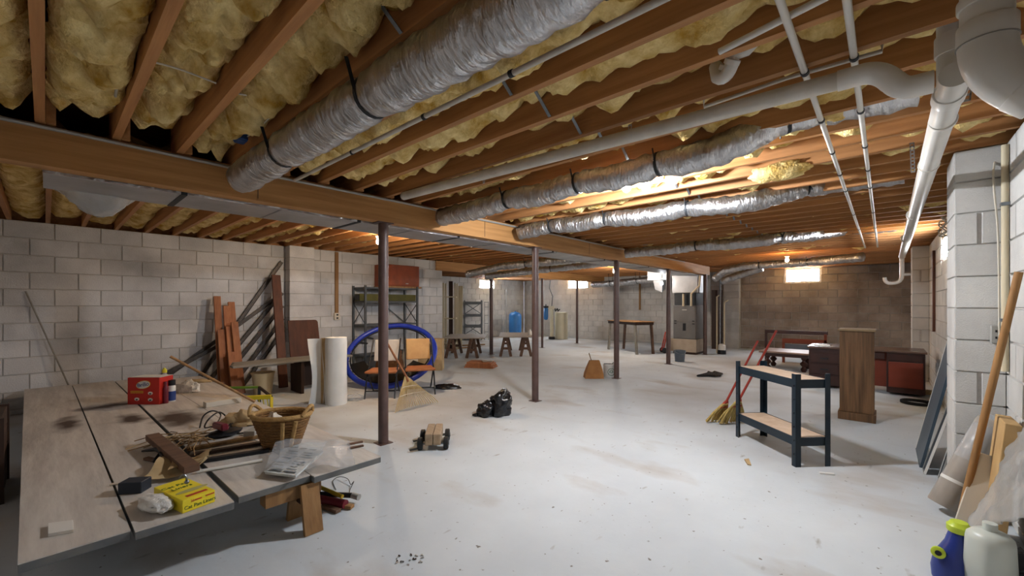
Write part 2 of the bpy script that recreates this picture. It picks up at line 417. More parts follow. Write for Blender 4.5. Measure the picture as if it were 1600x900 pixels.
# ---------------------------------------------------------------- lamps
def bulb_mat(name, col, s): return mat(name, col, emit=s)
M_porc = mat('porcelain_white', 'D8D6D0', rough=.35)
def lamp(p, col, s, label, r=.032, hang=0.0, n=1, gap=(0, 0, 0), top=ZJ):
    p = V(p); t = thing('bulb_holder', (p.x, p.y, p.z+r), label, 'lamp')
    if hang: MB().tube([(p.x, p.y, p.z+r+.03), (p.x, p.y, top)], .004, 6).build('cord', M_cond, t)
    for k in range(n):
        q = p+V(gap)*(k-(n-1)/2)
        MB().lathe((q.x, q.y, q.z+r*.8), [(.022, 0), (.026, .03), (.04, .045), (.04, .055)], 16).build('socket', M_porc, t, smooth=True)
        MB().ball(q, (r, r, r*1.1), 12, 8).build('bulb', bulb_mat('glow_%s_%d' % (col, s), col, s), t, smooth=2)
    return t
lamp((3.08, 1.45, 2.22), 'F4F8FF', KEY, 'twin bare white bulbs under the joists beside the middle foil duct', n=2, gap=(.08, -.125, 0))
lamp((3.0, 5.1, 2.15), 'FFE6C8', WARM, 'warm bare bulb glowing beyond the girder by the nearest post', hang=1)
lamp((9.78, 5.2, 2.15), 'FFF4E8', FARB, 'bare bulb glowing beside the third girder post', hang=1)
lamp((11.0, 4.45, 1.86), 'F4F8FF', FARB*.07, 'white bulb hanging low beside the furnace ducts', hang=1)
lamp((9.5, 1.4, 2.15), 'FFC98A', WARM*.38, 'warm bare bulb near the far wall window', hang=1)

# ---------------------------------------------------------------- ducts
def foil_material():
    m = mat('foil_wrap', 'B9BABD', 'D6D6D8', rough=.3, metal=.95, scale=7, bump=1, bscale=17, stretch=(1, 2.6, 1), spec=.5)
    return m
M_foil = foil_material()
M_strap = mat('black_strap', '23272B', rough=.6)
M_bare = mat('duct_bare_metal', 'A3A3A4', 'B9B9BA', rough=.5, metal=.75, scale=3)
def flex_duct(pts, r, label, straps=(), wob=.012, sag=0, seed=0, step=.035):
    pts = [V(p) for p in pts]; P = []
    for a, b in zip(pts, pts[1:]):
        n = max(2, int((b-a).length/step)); P += [a.lerp(b, i/n) for i in range(n)]
    P.append(pts[-1])
    Q = []
    for _ in range(3): P = [P[0]]+[(P[i-1]+P[i]*2+P[i+1])/4 for i in range(1, len(P)-1)]+[P[-1]]
    Ls = [0]
    for a, b in zip(P, P[1:]): Ls.append(Ls[-1]+(b-a).length)
    tot = Ls[-1]; st = sorted(straps)
    def pinch(l): return min([abs(l-s*tot) for s in st] or [9])
    rr = []
    for p, l in zip(P, Ls):
        d = pinch(l); k = 1-.2*math.exp(-(d/.05)**2)
        rr.append(r*k*(1+.06*math.sin(l*55+seed))); Q.append(p+V((0, 0, -sag*min(1, d/.4)+sag)))
    mid = Q[len(Q)//2]; t = thing('flex_duct', mid, label, 'duct')
    b = MB().tube(Q, rr, 22)
    for i, p in enumerate(b.v):
        d = V((noise.noise(p*9+V((seed, 0, 0))), noise.noise(p*9+V((0, seed, 5))), noise.noise(p*9+V((3, 0, seed)))))
        d += .6*V((noise.noise(p*24), noise.noise(p*24+V((7, 0, 0))), noise.noise(p*24+V((0, 7, 0)))))
        b.v[i] = p+d*wob
    b.build('duct_wrap', M_foil, t, smooth=2)
    for s in st:
        i = min(range(len(Ls)), key=lambda k: abs(Ls[k]-s*tot)); c = Q[i]; ax = (Q[min(i+1, len(Q)-1)]-Q[max(i-1, 0)]).normalized()
        sb = MB().lathe(c-ax*.009, [(r*.86, 0), (r*.86+.004, 0), (r*.86+.004, .018), (r*.86, .018)], 20, ax, cap=False).build('strap', M_strap, t, smooth=True)
        sd_ = ax.cross(UP).normalized()
        for sg in (-1, 1): MB().bar(c+sd_*sg*r*.84, c+sd_*sg*(r+.02)+UP*(ZJ-c.z-.003), .016, .003, ax).build('strap_tail', M_strap, sb)
    return t
flex_duct([(.95, YR+.06, 2.185), (.94, .75, 2.18), (.92, 1.5, 2.18), (.91, 2.6, 2.18), (.91, YB-.17, 2.18)], .098, 'large foil-wrapped duct crossing overhead in the left foreground', (.27, .55, .8), seed=1, wob=.008)
flex_duct([(2.88, -.12, 2.385), (2.88, .3, 2.38), (2.68, .85, 2.2), (2.66, 1.75, 2.19), (2.68, 2.9, 2.19), (2.7, YB-.16, 2.195)], .088, 'sagging foil-wrapped duct right beside the twin bulbs', (.16, .36, .53, .74), sag=.025, seed=2)
flex_duct([(4.71, -.12, 2.385), (4.71, .32, 2.38), (4.12, .9, 2.2), (4.05, 1.8, 2.195), (3.95, 2.8, 2.195), (3.92, YB-.16, 2.195)], .082, 'foil-wrapped duct in the middle distance behind the twin bulbs', (.2, .48, .7, .88), sag=.025, seed=3)
flex_duct([(7.76, -.12, 2.385), (7.76, .32, 2.38), (6.75, 1.2, 2.195), (6.75, 2.4, 2.195), (6.75, YB-.16, 2.195)], .08, 'foil-wrapped duct further back, ending at the third girder post', (.15, .42, .7), sag=.02, seed=4)
flex_duct([(10.3, .3, 2.2), (10.75, 1.35, 2.19), (10.8, 2.4, 2.19), (11.0, 2.9, 2.12), (11.3, 3.2, 1.95)], .085, 'foil-wrapped duct coming down to the furnace near the far wall', (.3, .6), seed=5)
flex_duct([(11.5, 2.2, 2.18), (11.6, 2.7, 2.05), (11.7, 3.15, 1.9)], .09, 'short drooping foil duct right of the furnace post', (), seed=6)
flex_duct([(6.9, YB+.66, 2.19), (6.95, 5.2, 2.18), (6.7, 6.3, 2.14), (6.5, 7.2, 2.0)], .08, 'foil duct sloping down towards the end of the left wall', (.5,), seed=7)
flex_duct([(7.9, YB+.66, 2.19), (8.0, 5.2, 2.17), (7.6, 6.3, 2.08), (7.1, 7.2, 1.98)], .08, 'second foil duct sloping down beside the alcove girder', (.5,), seed=8)
flex_duct([(12.4, 7.4, 1.97), (12.35, 6.8, 1.98), (12.2, 5.6, 2.03), (12.1, 5.0, 2.05)], .1, 'far foil duct along the alcove ceiling in front of the softener window', (.3, .7), seed=9)
# trunk duct behind the girder
t = thing('trunk_duct', (5, 3.85, 2.06), 'long flat rectangular metal duct running beside the girder', 'duct')
Y0, Y1, Z0, Z1 = 3.6, 4.08, 2.062, 2.285
MB().bb(-.01, 11.4, Y0, Y1, Z0, Z1).build('duct_body', M_bare, t)
MB().bb(-.012, 4.0, Y0-.004, Y0+.004, Z0-.002, Z1).build('foil_side', M_foil, t)
for x in (.62, 1.9, 3.1, 4.9, 6.4, 8.2): MB().bb(x, x+.035, Y0-.006, Y1+.004, Z0-.005, Z1+.002).build('hanger_band', M_strap, t)
for x in (1.25, 2.5, 3.75, 5.0, 6.25, 7.5, 8.75): MB().bb(x, x+.012, Y0-.003, Y1+.003, Z0-.003, Z1).build('seam', M_galv, t)
M_poly = mat('clear_polyethylene', 'C9CCCE', rough=.25, alpha=.5, bump=.6, bscale=18, scale=10)
def sag_fn(a, b):
    c = V((.25, 4.16, 2.06)); x = c.x-.2+.4*a; e = math.sin(math.pi*a)
    y = 4.02+.3*b; return V((x+.02*nz((x, y, 0), 20), y, 2.1-.17*e*math.sin(math.pi*min(1, b*.9+.05))-.02*nz((x, y, 1), 25)))
MB().sheet(sag_fn, 18, 12, (0, 0, .002)).build('plastic_wrap', M_poly, label='clear plastic sheet bulging below the left end of the trunk duct', cat='plastic sheet', smooth=2)

# ---------------------------------------------------------------- PVC and water pipes
M_pvc = mat('pvc_white', 'CFCBC2', 'DAD7D0', rough=.32, scale=3, spec=.5)
M_pvcd = mat('pvc_dusty', 'B9B2A5', 'CFC9BE', rough=.5, scale=5)
M_seam = mat('pvc_joint_line', '8B8780', rough=.6)
PR = .057
def bend(a, c, b, n=8):                             # quadratic corner
    a, b, c = V(a), V(b), V(c); return [a*(1-t)**2+c*2*t*(1-t)+b*t*t for t in [i/n for i in range(n+1)]]
def collar(c, ax, r, ln, t, m=None): MB().lathe(V(c)-V(ax).normalized()*ln/2, [(r*.98, 0), (r, .003), (r, ln-.003), (r*.98, ln)], 28, ax).build('coupling', m or M_pvc, t, smooth=True)
PT = .043
t = thing('drain_trunk_pipe', (4, -.19, 2.05), 'long white PVC drain pipe running along the right wall below the joists', 'pipe')
MB().tube([(2.13, -.185, 2.115), (9.5, -.215, 2.1)], PT, 28).build('pipe', M_pvc, t, smooth=True)
MB().tube([(2.2, -.185, 2.1), (2.2, -.185, ZJ+.2)], PT, 28).build('riser', M_pvc, t, smooth=True)
collar((2.2, -.185, 2.25), UP, PT+.006, .07, t); collar((2.33, -.185, 2.115), (1, 0, 0), PT+.006, .08, t)
for x in (2.62, 3.4, 5.2, 7.0): collar((x, -.19, 2.112), (1, 0, 0), PT+.004, .03, t)
MB().tube([(9.5, -.215, 2.1), (9.53, -.215, 2.03), (9.53, -.215, 1.78)], .03, 14).build('drop_pipe', M_pvc, t, smooth=True)
MB().tube(bend((9.53, -.215, 1.8), (9.53, -.215, 1.66), (9.53, -.1, 1.66))+bend((9.53, -.08, 1.66), (9.53, 0, 1.66), (9.53, 0, 1.76)), .028, 14).build('trap', M_pvc, t, smooth=True)
MB().tube([(9.53, -.215, 1.8), (9.53, -.33, 1.8)], .024, 14).build('trap_arm', M_pvc, t, smooth=True)
M_perf = mat('perforated_steel_strap', 'B9BCBE', rough=.4, metal=.7)
def perf_strap(a, b, t):
    a, b = V(a), V(b); d = (b-a); n = max(3, int(d.length/.02)); mb = MB(); d /= n
    s_ = V((0, 1, 0)) if abs(d.normalized().y) < .5 else V((1, 0, 0))
    for s in (-1, 1): mb.bar(a+s_*s*.008, b+s_*s*.008, .005, .002, s_.cross(d))
    for i in range(n+1):
        mb.bar(a+d*i-s_*.0105, a+d*i+s_*.0105, .009, .002, s_.cross(d))
    return mb.build('perforated_strap', M_perf, t)
perf_strap((2.45, -.26, ZJ-.004), (2.45, -.245, 2.12), t); perf_strap((3.55, -.125, ZJ-.004), (3.55, -.13, 2.12), t)
t = thing('drain_elbow_pipe', (1.88, -.228, 1.6), 'big white PVC elbow close overhead at the upper right', 'pipe')
p0 = V((1.88, -.228, 2.10)); cc = V((1.88, -.228, 1.995)); p1 = V((1.88, -.303, 1.925))
MB().tube([(1.88, -.228, ZJ+.2), p0], PR, 32).build('pipe', M_pvc, t, smooth=True)
MB().tube([p0+UP*.02, p0]+bend(p0, cc, p1, 12), PR+.006, 32).build('elbow', M_pvc, t, smooth=True)
d1 = (p1-cc).normalized()
MB().tube([p1, p1+d1*.27], PR, 32).build('branch_pipe', M_pvc, t, smooth=True)
collar(p0+UP*.02, UP, PR+.008, .06, t); collar(p1+d1*.02, d1, PR+.008, .06, t)
collar((1.88, -.228, 2.215), UP, PR+.007, .03, t)
MB().lathe(p0-UP*.012, [(PR+.0095, 0), (PR+.0095, .003)], 32).build('joint_line', M_seam, t, smooth=True)
t = thing('drain_branch_pipe', (2.11, 1.6, 2.2), 'long dusty white PVC pipe slung below the joists towards the elbow', 'pipe')
MB().tube([(2.11, YB-.35, 2.262), (2.11, .12, 2.197)], .035, 20).build('pipe', M_pvcd, t, smooth=True)
MB().tube([(2.11, .14, 2.197), (2.11, .07, 2.197)]+bend((2.11, .06, 2.197), (2.11, .01, 2.19), (2.11, -.02, 2.14))+bend((2.11, -.025, 2.135), (2.11, -.045, 2.1), (2.11, -.08, 2.1))+[(2.11, -.13, 2.1)], .039, 20).build('offset_elbow', M_pvc, t, smooth=True)
for y in (1.05, 2.2): perf_strap((2.155, y, ZJ-.003), (2.15, y, 2.2), t)
for (y, label) in ((.25, 'white water pipe under the joists left of the pair'), (.09, 'white water pipe under the joists right of the pair, nearer the drain')):
    t = thing('water_pipe', (4.5, y, 2.26), label, 'pipe')
    MB().tube([(.4, y, 2.278), (9.4, y, 2.278)], .0125, 12).build('pipe', M_pvc, t, smooth=True)
    for x in (.9, 1.5, 2.12, 2.73, 3.35, 3.95, 4.55, 5.8, 7.0): MB().lathe((x-.012, y, 2.278), [(.0155, 0), (.0155, .024)], 12, (1, 0, 0)).build('clip', M_strap, t, smooth=True)
t = thing('supply_pipe', (1.29, 1.5, 2.25), 'thin white pipe along the joist beside the large foil duct', 'pipe')
MB().tube([(1.3, -.3, 2.268), (1.29, YB-.1, 2.268)], .0125, 12).build('pipe', M_pvcd, t, smooth=True)
for y in (.45, 1.15, 1.75, 2.5): MB().lathe((1.295, y, 2.268), [(.016, 0), (.016, .02)], 12, (0, 1, 0)).build('clip', M_strap, t, smooth=True)
t = thing('supply_pipe', (1.72, .1, 2.25), 'short white pipe crossing above the two water pipes', 'pipe')
MB().tube([(1.75, .48, 2.29), (1.62, -.05, 2.29)], .0125, 12).build('pipe', M_pvc, t, smooth=True)
t = thing('tub_trap', fl(1150, 90, 2.28), 'white PVC tub trap hanging between two joists', 'pipe')
q = fl(1148, 84, 2.36)
MB().tube([q+V((-.02, -.12, .05)), q+V((0, -.04, .0))]+bend(q, q+V((.02, .03, -.1)), q+V((.05, .08, -.05)))+[q+V((.09, .1, .02)), q+V((.2, .1, .03))], .028, 16).build('trap_bend', M_pvc, t, smooth=True)
for a in (.0, .03): collar(q+V((a*1.2, .01+a, -.03)), V((.3, .4, -.6)), .032, .02, t)
t = thing('copper_supply_line', fl(1250, 110, 2.32), 'thin tan water line making a right-angle bend above the drain pipe', 'pipe')
a = [fl(1100, 148, 2.34), fl(1100, 167, 2.3), fl(1230, 122, 2.3), fl(1378, 80, 2.3), fl(1378, 58, 2.36)]
MB().tube(a, .0085, 10).build('pipe', M_pvcd, t, smooth=True)
M_wire = mat('cable_white', 'CFC8B8', rough=.6)
def cable(pts, label, r=.004, m=None, name='electrical_cable', sub=6):
    pts = [V(p) for p in pts]; P = []
    for i in range(len(pts)-1):
        p_1, p0_, p1_, p2_ = pts[max(i-1, 0)], pts[i], pts[i+1], pts[min(i+2, len(pts)-1)]
        for k in range(sub):
            t = k/sub; P.append(.5*((2*p0_)+(p1_-p_1)*t+(2*p_1-5*p0_+4*p1_-p2_)*t*t+(3*p0_-p_1-3*p1_+p2_)*t**3))
    P.append(pts[-1])
    return MB().tube(P, r, 7).build(name, m or M_wire, label=label, cat='cable', smooth=True)
cable([fl(232, 95, 2.32), fl(280, 108, 2.33), fl(338, 130, 2.31)], 'pale cable between two joists at the upper left')
cable([fl(365, 145, 2.31), fl(425, 160, 2.32), fl(420, 185, 2.3), fl(385, 215, 2.33)], 'pale cable looping down to the blue junction box')
cable([fl(178, 165, 2.33), fl(186, 120, 2.31), fl(198, 100, 2.36)], 'grey cable hugging a joist at the upper left', .006, M_cond)
cable([fl(1560, 235, 2.28), (3.9, -.5, 2.1), (3.9, -.52, 1.7), (3.9, -.525, 1.0)], 'thin white cable running down the wall beside the near pilaster', .005)
M_blue = mat('blue_box_plastic', '2E4F86', rough=.5)
for (p, lb) in ((fl(376, 214, 2.33), 'blue plastic junction box at the upper left'), (fl(1008, 380, 2.33), 'small blue junction box far along the joists')):
    t = thing('junction_box', p, lb, 'junction box')
    MB().box(p, (.06, .09, .055)).build('box', M_blue, t, bevel=.006); MB().box(V(p)-UP*.029, (.05, .078, .004)).build('cover', M_blue, t)

# ---------------------------------------------------------------- left foreground: door panels on low trestles
M_ply = mat('weathered_plywood', 'B3ACA5', 'CCC6BE', rough=.8, scale=5, stretch=(2.5, .35, 2), rnd=.05, bump=.12, bscale=14, detail=6)
def stain(m, spots):                                # oil marks with a shape of their own
    nt = m.node_tree; N, L = nt.nodes, nt.links; b = N['Principled BSDF']
    tc = [n for n in N if n.type == 'TEX_COORD'][0]; geo = N.new('ShaderNodeNewGeometry')
    src = b.inputs['Base Color'].links[0].from_socket
    for (x, y, rx, ry, a) in spots:
        mp = N.new('ShaderNodeMapping'); mp.vector_type = 'POINT'
        mp.inputs['Location'].default_value = (-x/rx, -y/ry, 0); mp.inputs['Scale'].default_value = (1/rx, 1/ry, 0)
        L.new(geo.outputs['Position'], mp.inputs[0])
        ln = N.new('ShaderNodeVectorMath'); ln.operation = 'LENGTH'; L.new(mp.outputs[0], ln.inputs[0])
        n = N.new('ShaderNodeTexNoise'); n.inputs['Scale'].default_value = 7; L.new(geo.outputs['Position'], n.inputs['Vector'])
        ad = N.new('ShaderNodeMath'); ad.operation = 'ADD'; L.new(ln.outputs['Value'], ad.inputs[0]); L.new(n.outputs['Fac'], ad.inputs[1])
        r = N.new('ShaderNodeMapRange'); r.inputs['From Min'].default_value = .9; r.inputs['From Max'].default_value = 1.6; r.inputs['To Min'].default_value = a; r.inputs['To Max'].default_value = 0
        L.new(ad.outputs[0], r.inputs['Value'])
        mx = N.new('ShaderNodeMix'); mx.data_type = 'RGBA'; L.new(r.outputs[0], mx.inputs[0]); L.new(src, mx.inputs[6]); mx.inputs[7].default_value = (*lin('3E2A1C'), 1)
        src = mx.outputs[2]
    L.new(src, b.inputs['Base Color'])
sp = [fl(105, 658, .33), fl(280, 650, .33), fl(205, 650, .33), fl(165, 632, .33)]
stain(M_ply, [(sp[0].x, sp[0].y, .09, .35, .95), (sp[1].x, sp[1].y, .2, .4, .95), (sp[2].x, sp[2].y, .1, .25, .95), (sp[3].x, sp[3].y, .25, .12, .95)])
M_pedge = mat('panel_grey_edge', '5F6365', '70706D', rough=.7, scale=8)
ZT = .31
def panel(xf0, xf1, xb0, xb1, y0, y1, zt, label):
    t = thing('plywood_panel', ((xb0+xb1)/2, (y0+y1)/2, zt-.04), label, 'panel', 'plywood panels on the low trestles')
    q = [V((xf0, y0, 0)), V((xf1, y0, 0)), V((xb1, y1, 0)), V((xb0, y1, 0))]
    MB().hexa([p+UP*(zt-.04) for p in q]+[p+UP*(zt-.006) for p in q]).build('core', M_pedge, t, bevel=.002)
    MB().hexa([p+UP*(zt-.0055) for p in q]+[p+UP*zt for p in q]).build('face_veneer', M_ply, t)
panel(-.071, .25, -.165, .215, 2.48, 7.5, ZT, 'leftmost weathered plywood panel with the white card on it')
panel(.262, .635, .222, .592, 2.45, 7.5, ZT, 'second plywood panel from the left, under the yellow box')
panel(.668, 1.03, .602, .985, 2.5, 7.45, ZT, 'third plywood panel from the left, under the red box')
panel(1.035, 1.465, .992, 1.43, 2.46, 7.1, ZT, 'rightmost plywood panel, under the wicker basket')
M_tan = wood('trestle_lumber', 'A07A4E', '7E5C38', 'z')
M_dkw = wood('dark_brown_wood', '3A2519', '2A1A12', 'z')
def trestle(y, x0, x1, label, legs):
    t = thing('low_trestle', ((x0+x1)/2, y, 0), label, 'trestle', 'low trestles')
    MB().bar((x0, y, .228), (x1, y, .228), .09, .08).build('top_rail', M_tan, t)
    for x in legs:
        for s in (-1, 1):
            MB().bar((x, y+s*.13, 0), (x, y+s*.066, .266), .1, .028, (0, 1, 0)).build('leg', M_tan, t)
        MB().bar((x, y-.1, .14), (x, y+.1, .14), .02, .05).build('cross_piece', M_dkw, t)
trestle(2.56, .8, 1.1, 'short wooden stand holding up the near end of the panels', (1.02,))
trestle(3.75, .0, 1.3, 'low wooden trestle under the middle of the plywood panels', (.1, 1.15))
trestle(6.8, .0, 1.2, 'low wooden trestle under the wall ends of the plywood panels', (.1, 1.1))
# dark box beside the panels
t = thing('wooden_crate', (-.32, 4.6, 0), 'dark brown wooden crate at the left edge beside the plywood panels', 'crate')
for k in range(4):
    MB().bb(-.43, -.19, 4.3, 4.9, .02+k*.135, .145+k*.135).build('slat', M_dkw, t, bevel=.004)
MB().bb(-.44, -.18, 4.29, 4.32, 0, .56).build('corner_post', M_dkw, t); MB().bb(-.44, -.18, 4.88, 4.91, 0, .56).build('corner_post', M_dkw, t)

ZS = ZT+.001
# red box of soap pads
M_red = mat('red_carton', 'B5241A', 'C22C1E', rough=.5, scale=3); M_white = mat('print_white', 'DAD8D2', rough=.55); M_navy = mat('print_blue', '27407F', rough=.5); M_yel = mat('print_yellow', 'D8B32A', rough=.5)
a, b_ = fl(199, 632, ZS), fl(249, 632, ZS); u = (b_-a).normalized(); n = V((u.y, -u.x, 0)); n = n if n.dot(FW) < 0 else -n
wd, hh, dp = (b_-a).length, .265, .17
t = thing('soap_pad_box', a+u*wd/2, 'red cardboard box with a blue and white oval logo on the plywood panels', 'box')
ctr = a+u*wd/2-n*dp/2
MB().hexa([a, b_, b_-n*dp, a-n*dp, a+UP*hh, b_+UP*hh, b_-n*dp+UP*hh, a-n*dp+UP*hh]).build('carton', M_red, t, bevel=.003)
MB().hexa([p+UP*(hh+.0015) for p in (a+u*.02-n*.01, b_-u*.005-n*.01, b_-u*.005-n*dp, a+u*.02-n*dp)]+[p+UP*(hh+.004) for p in (a+u*.02-n*.01, b_-u*.005-n*.01, b_-u*.005-n*dp, a+u*.02-n*dp)]).build('top_flap', M_white, t)
def oval(c, u, v, n, rx, ry, m, name, t, th=.0015):
    u, v, n, c = V(u), V(v), V(n), V(c)
    return MB().prism([c+u*rx*math.cos(k*math.pi/12)+v*ry*math.sin(k*math.pi/12) for k in range(24)], n*th).build(name, m, t)
lu = (u+UP*.18).normalized(); lv = (UP-u*.18).normalized(); lc = a+u*wd*.5+UP*hh*.74
oval(lc+n*.0005, lu, lv, n, .072, .04, M_yel, 'logo_rim', t); oval(lc+n*.002, lu, lv, n, .067, .036, M_white, 'logo_oval', t)
text('lettering', 'Brillo', M_navy, t, lc+n*.0042, lu, lv, .056)
for (fx, fy) in ((.72, .42), (.72, .18), (.3, .2)):
    oval(a+u*wd*fx+UP*hh*fy+n*.0005, u, UP, n, .024, .016, M_white, 'picture', t); oval(a+u*wd*fx+UP*(hh*fy-.005)+n*.002, u, UP, n, .011, .007, M_strap, 'picture_detail', t)
for k in range(3): MB().bar(a+u*wd*.1+UP*hh*(.5-k*.035)+n*.001, a+u*wd*.5+UP*hh*(.5-k*.035)+n*.001, .0015, .004).build('print_line', M_yel, t)
# bottles behind it
M_clear = mat('clear_bottle_plastic', 'B9B6B8', rough=.2, alpha=.75); M_yelcap = mat('yellow_cap', 'D6CF3A', rough=.45); M_blk = mat('black_plastic', '15171C', rough=.4); M_mag = mat('dark_red_plastic', '6E1F2C', rough=.4)
q = fl(257, 622, ZS)
t = thing('squeeze_bottle', q, 'clear bottle with a yellow cap behind the red box', 'bottle')
MB().lathe(q, [(.045, 0), (.048, .01), (.048, .19), (.04, .23), (.018, .26), (.018, .27)], 20).build('body', M_clear, t, smooth=True); MB().lathe(q+UP*.27, [(.022, 0), (.022, .03), (.012, .038), (.01, .05)], 16).build('cap', M_yelcap, t, smooth=True)
q = fl(256, 628, ZS)+RT*.01-FW*.0
t = thing('spray_can', fl(268, 627, ZS), 'white and navy spray can with a black cap beside the red box', 'spray can'); q = fl(268, 627, ZS)
MB().lathe(q, [(.033, 0), (.035, .004), (.035, .15), (.03, .165)], 22).build('can', M_white, t, smooth=True); MB().lathe(q+UP*.012, [(.0356, 0), (.0356, .095)], 22, cap=False).build('label_band', M_navy, t, smooth=True); MB().lathe(q+UP*.166, [(.034, 0), (.034, .05), (.03, .054)], 20).build('cap', M_blk, t, smooth=True)
q = fl(257, 630, ZS)+RT*.012
t = thing('red_bottle', q, 'dark red bottle squeezed between the red box and the spray can', 'bottle')
MB().lathe(q, [(.02, 0), (.022, .005), (.022, .15), (.012, .18), (.011, .2)], 18).build('body', M_mag, t, smooth=True); MB().lathe(q+UP*.2, [(.013, 0), (.013, .018)], 14).build('cap', M_mag, t, smooth=True)
def crumple(c, rx, ry, h, name, m, label, cat, seed, nu=26, nv=14, amp=.35, freq=5):
    c = V(c)
    def fn(d):
        k = 1+amp*noise.noise(d*freq*.5+V((seed, 0, 0)))+amp*.7*noise.noise(d*freq+V((0, seed, 0)))
        return k
    b = MB().ball((0, 0, 0), (rx, ry, h), nu, nv, fn); R = rotz(-math.pi/2+YAW)
    zmin = min(p.z for p in b.v)
    b.v = [c+R @ V((p.x, p.y, max(p.z, -h*.35)+h*.35)) for p in b.v]
    return b.build(name, m, label=label, cat=cat, smooth=True)
M_tissue = mat('white_wrapping', 'CFCFCC', 'E2E2DE', rough=.5, scale=9, bump=.8, bscale=30)
crumple(fl(293, 612, ZS), .13, .09, .085, 'crumpled_wrapper', M_tissue, 'crumpled white paper bag beside the spray can', 'paper bag', 2)
M_kraft = mat('kraft_paper', 'A98E66', 'C0A67C', rough=.85, scale=6, bump=.5, bscale=18)
crumple(fl(380, 662, ZS), .16, .11, .075, 'crumpled_paper', M_kraft, 'crumpled brown paper beside the wicker basket', 'paper', 5)
crumple(fl(286, 603, ZS)+FW*.25, .17, .05, .03, 'cardboard_scrap', M_kraft, 'flat tan cardboard scrap near the wall end of the panels', 'cardboard', 8, amp=.12)
M_card = mat('pale_card', 'CFC6B6', rough=.7)
def carton(c, u, l, w, h, m, name, label, cat='box'):
    c, u = V(c), V(u).normalized(); v = V((-u.y, u.x, 0))
    b = MB(); q = [c-u*l/2-v*w/2, c+u*l/2-v*w/2, c+u*l/2+v*w/2, c-u*l/2+v*w/2]
    return b.hexa(q+[p+UP*h for p in q]).build(name, m, label=label, cat=cat, bevel=min(.003, h/5))
carton(fl(348, 632, ZS), fl(372, 628, ZS)-fl(322, 636, ZS), .3, .09, .05, M_card, 'pale_carton', 'long pale carton lying behind the black cord', 'box')
carton(fl(396, 682, ZS), RT, .085, .11, .055, M_cond, 'grey_carton', 'small grey and white carton beside the wicker basket', 'box')
# cord with plug
cp = [fl(x, y, ZS+z) for x, y, z in ((312, 668, .006), (318, 650, .07), (332, 642, .1), (345, 648, .05), (336, 664, .01), (320, 668, .006), (326, 655, .08), (342, 644, .11), (354, 652, .04), (360, 668, .008), (345, 676, .006), (372, 677, .006), (392, 676, .02))]
cable(cp, 'black cord curled up in loops on the plywood panels', .006, M_blk, 'extension_lead')
t = thing('power_plug', fl(342, 668, ZS), 'black tangled heap with a plug on the plywood panels', 'plug')
MB().ball(fl(350, 676, ZS+.03), (.12, .07, .028), 14, 8, lambda d: 1+.3*noise.noise(d*4)).build('coil', M_blk, t, smooth=True)
MB().bar(fl(337, 664, ZS+.07), fl(352, 668, ZS+.09), .05, .05).build('plug_body', M_mag, t, bevel=.01)
for k in (0, 1): MB().bar(fl(352+k*3, 667, ZS+.09), fl(361+k*3, 661, ZS+.11), .008, .004).build('prong', M_blk, t)
# twigs
M_twig = mat('brown_twine', '5C452B', '8A6E48', rough=.9, scale=20)
t = thing('twine_bundle', fl(300, 686, ZS), 'tangled bundle of brown twine and twigs on the plywood panels', 'twine')
for k in range(22):
    p = fl(265+random.random()*45, 680+random.random()*16, ZS+.008+.025*random.random()); d = V((random.uniform(-1, 1), random.uniform(-1, 1), 0)).normalized()*random.uniform(.08, .22)+FW*.1
    MB().tube([p-d, p-d*.4+UP*random.random()*.03, p+d*.3+V((.03, -.02, .015)), p+d], .0035, 6).build('strand', M_twig if k % 4 else M_kraft, t)
# wooden block, trim strips, rods, sticks
M_oldw = wood('old_lumber', '6E5240', '513A2C', 'x')
def stick(a, b, w, t_, m, name, label, cat='wood', up=(0, 0, 1)): return MB().bar(a, b, w, t_, up).build(name, m, label=label, cat=cat, bevel=.002)
stick(fl(238, 682, ZS+.055), fl(300, 733, ZS+.055), .075, .04, M_oldw, 'wood_offcut', 'short brown wooden offcut lying across the panels behind the paper scraps')
for i, (x0, y0, x1, y1, m, lb) in enumerate(((292, 702, 420, 679, 'M_twig', 'brown wooden trim strip lying nearest the black cord'), (296, 711, 422, 690, 'M_dkw', 'dark wooden trim strip running under the wicker basket'), (302, 722, 420, 703, 'M_blk', 'black trim strip in front of the wicker basket'))):
    stick(fl(x0, y0, ZS+.012), fl(x1, y1, ZS+.012), .045, .02, globals()[m], 'trim_strip', lb)
MB().tube([fl(308, 737, ZS+.011), fl(410, 719, ZS+.011)], .01, 10).build('white_rod', M_white, label='white plastic rod lying beside the newspaper in the clear bag', cat='rod', smooth=True)
MB().tube([fl(172, 757, ZS+.006), fl(228, 751, ZS+.006)], .006, 8).build('pale_stick', M_card, label='thin pale stick beside the dark blue case', cat='stick', smooth=True)
MB().tube([fl(266, 557, .82), fl(398, 628, ZS+.01)], .012, 8).build('wooden_dowel', M_tan, label='long thin wooden dowel slanting over the end of the panels', cat='dowel', smooth=True)
for (x0, y0, x1, y1, lb) in ((543, 694, 567, 690, 'upper short dark stick near the corner of the rightmost panel'), (546, 700, 568, 696, 'lower short dark stick near the corner of the rightmost panel')):
    stick(fl(x0, y0, ZS+.007), fl(x1, y1, ZS+.007), .02, .012, M_oldw, 'short_stick', lb)
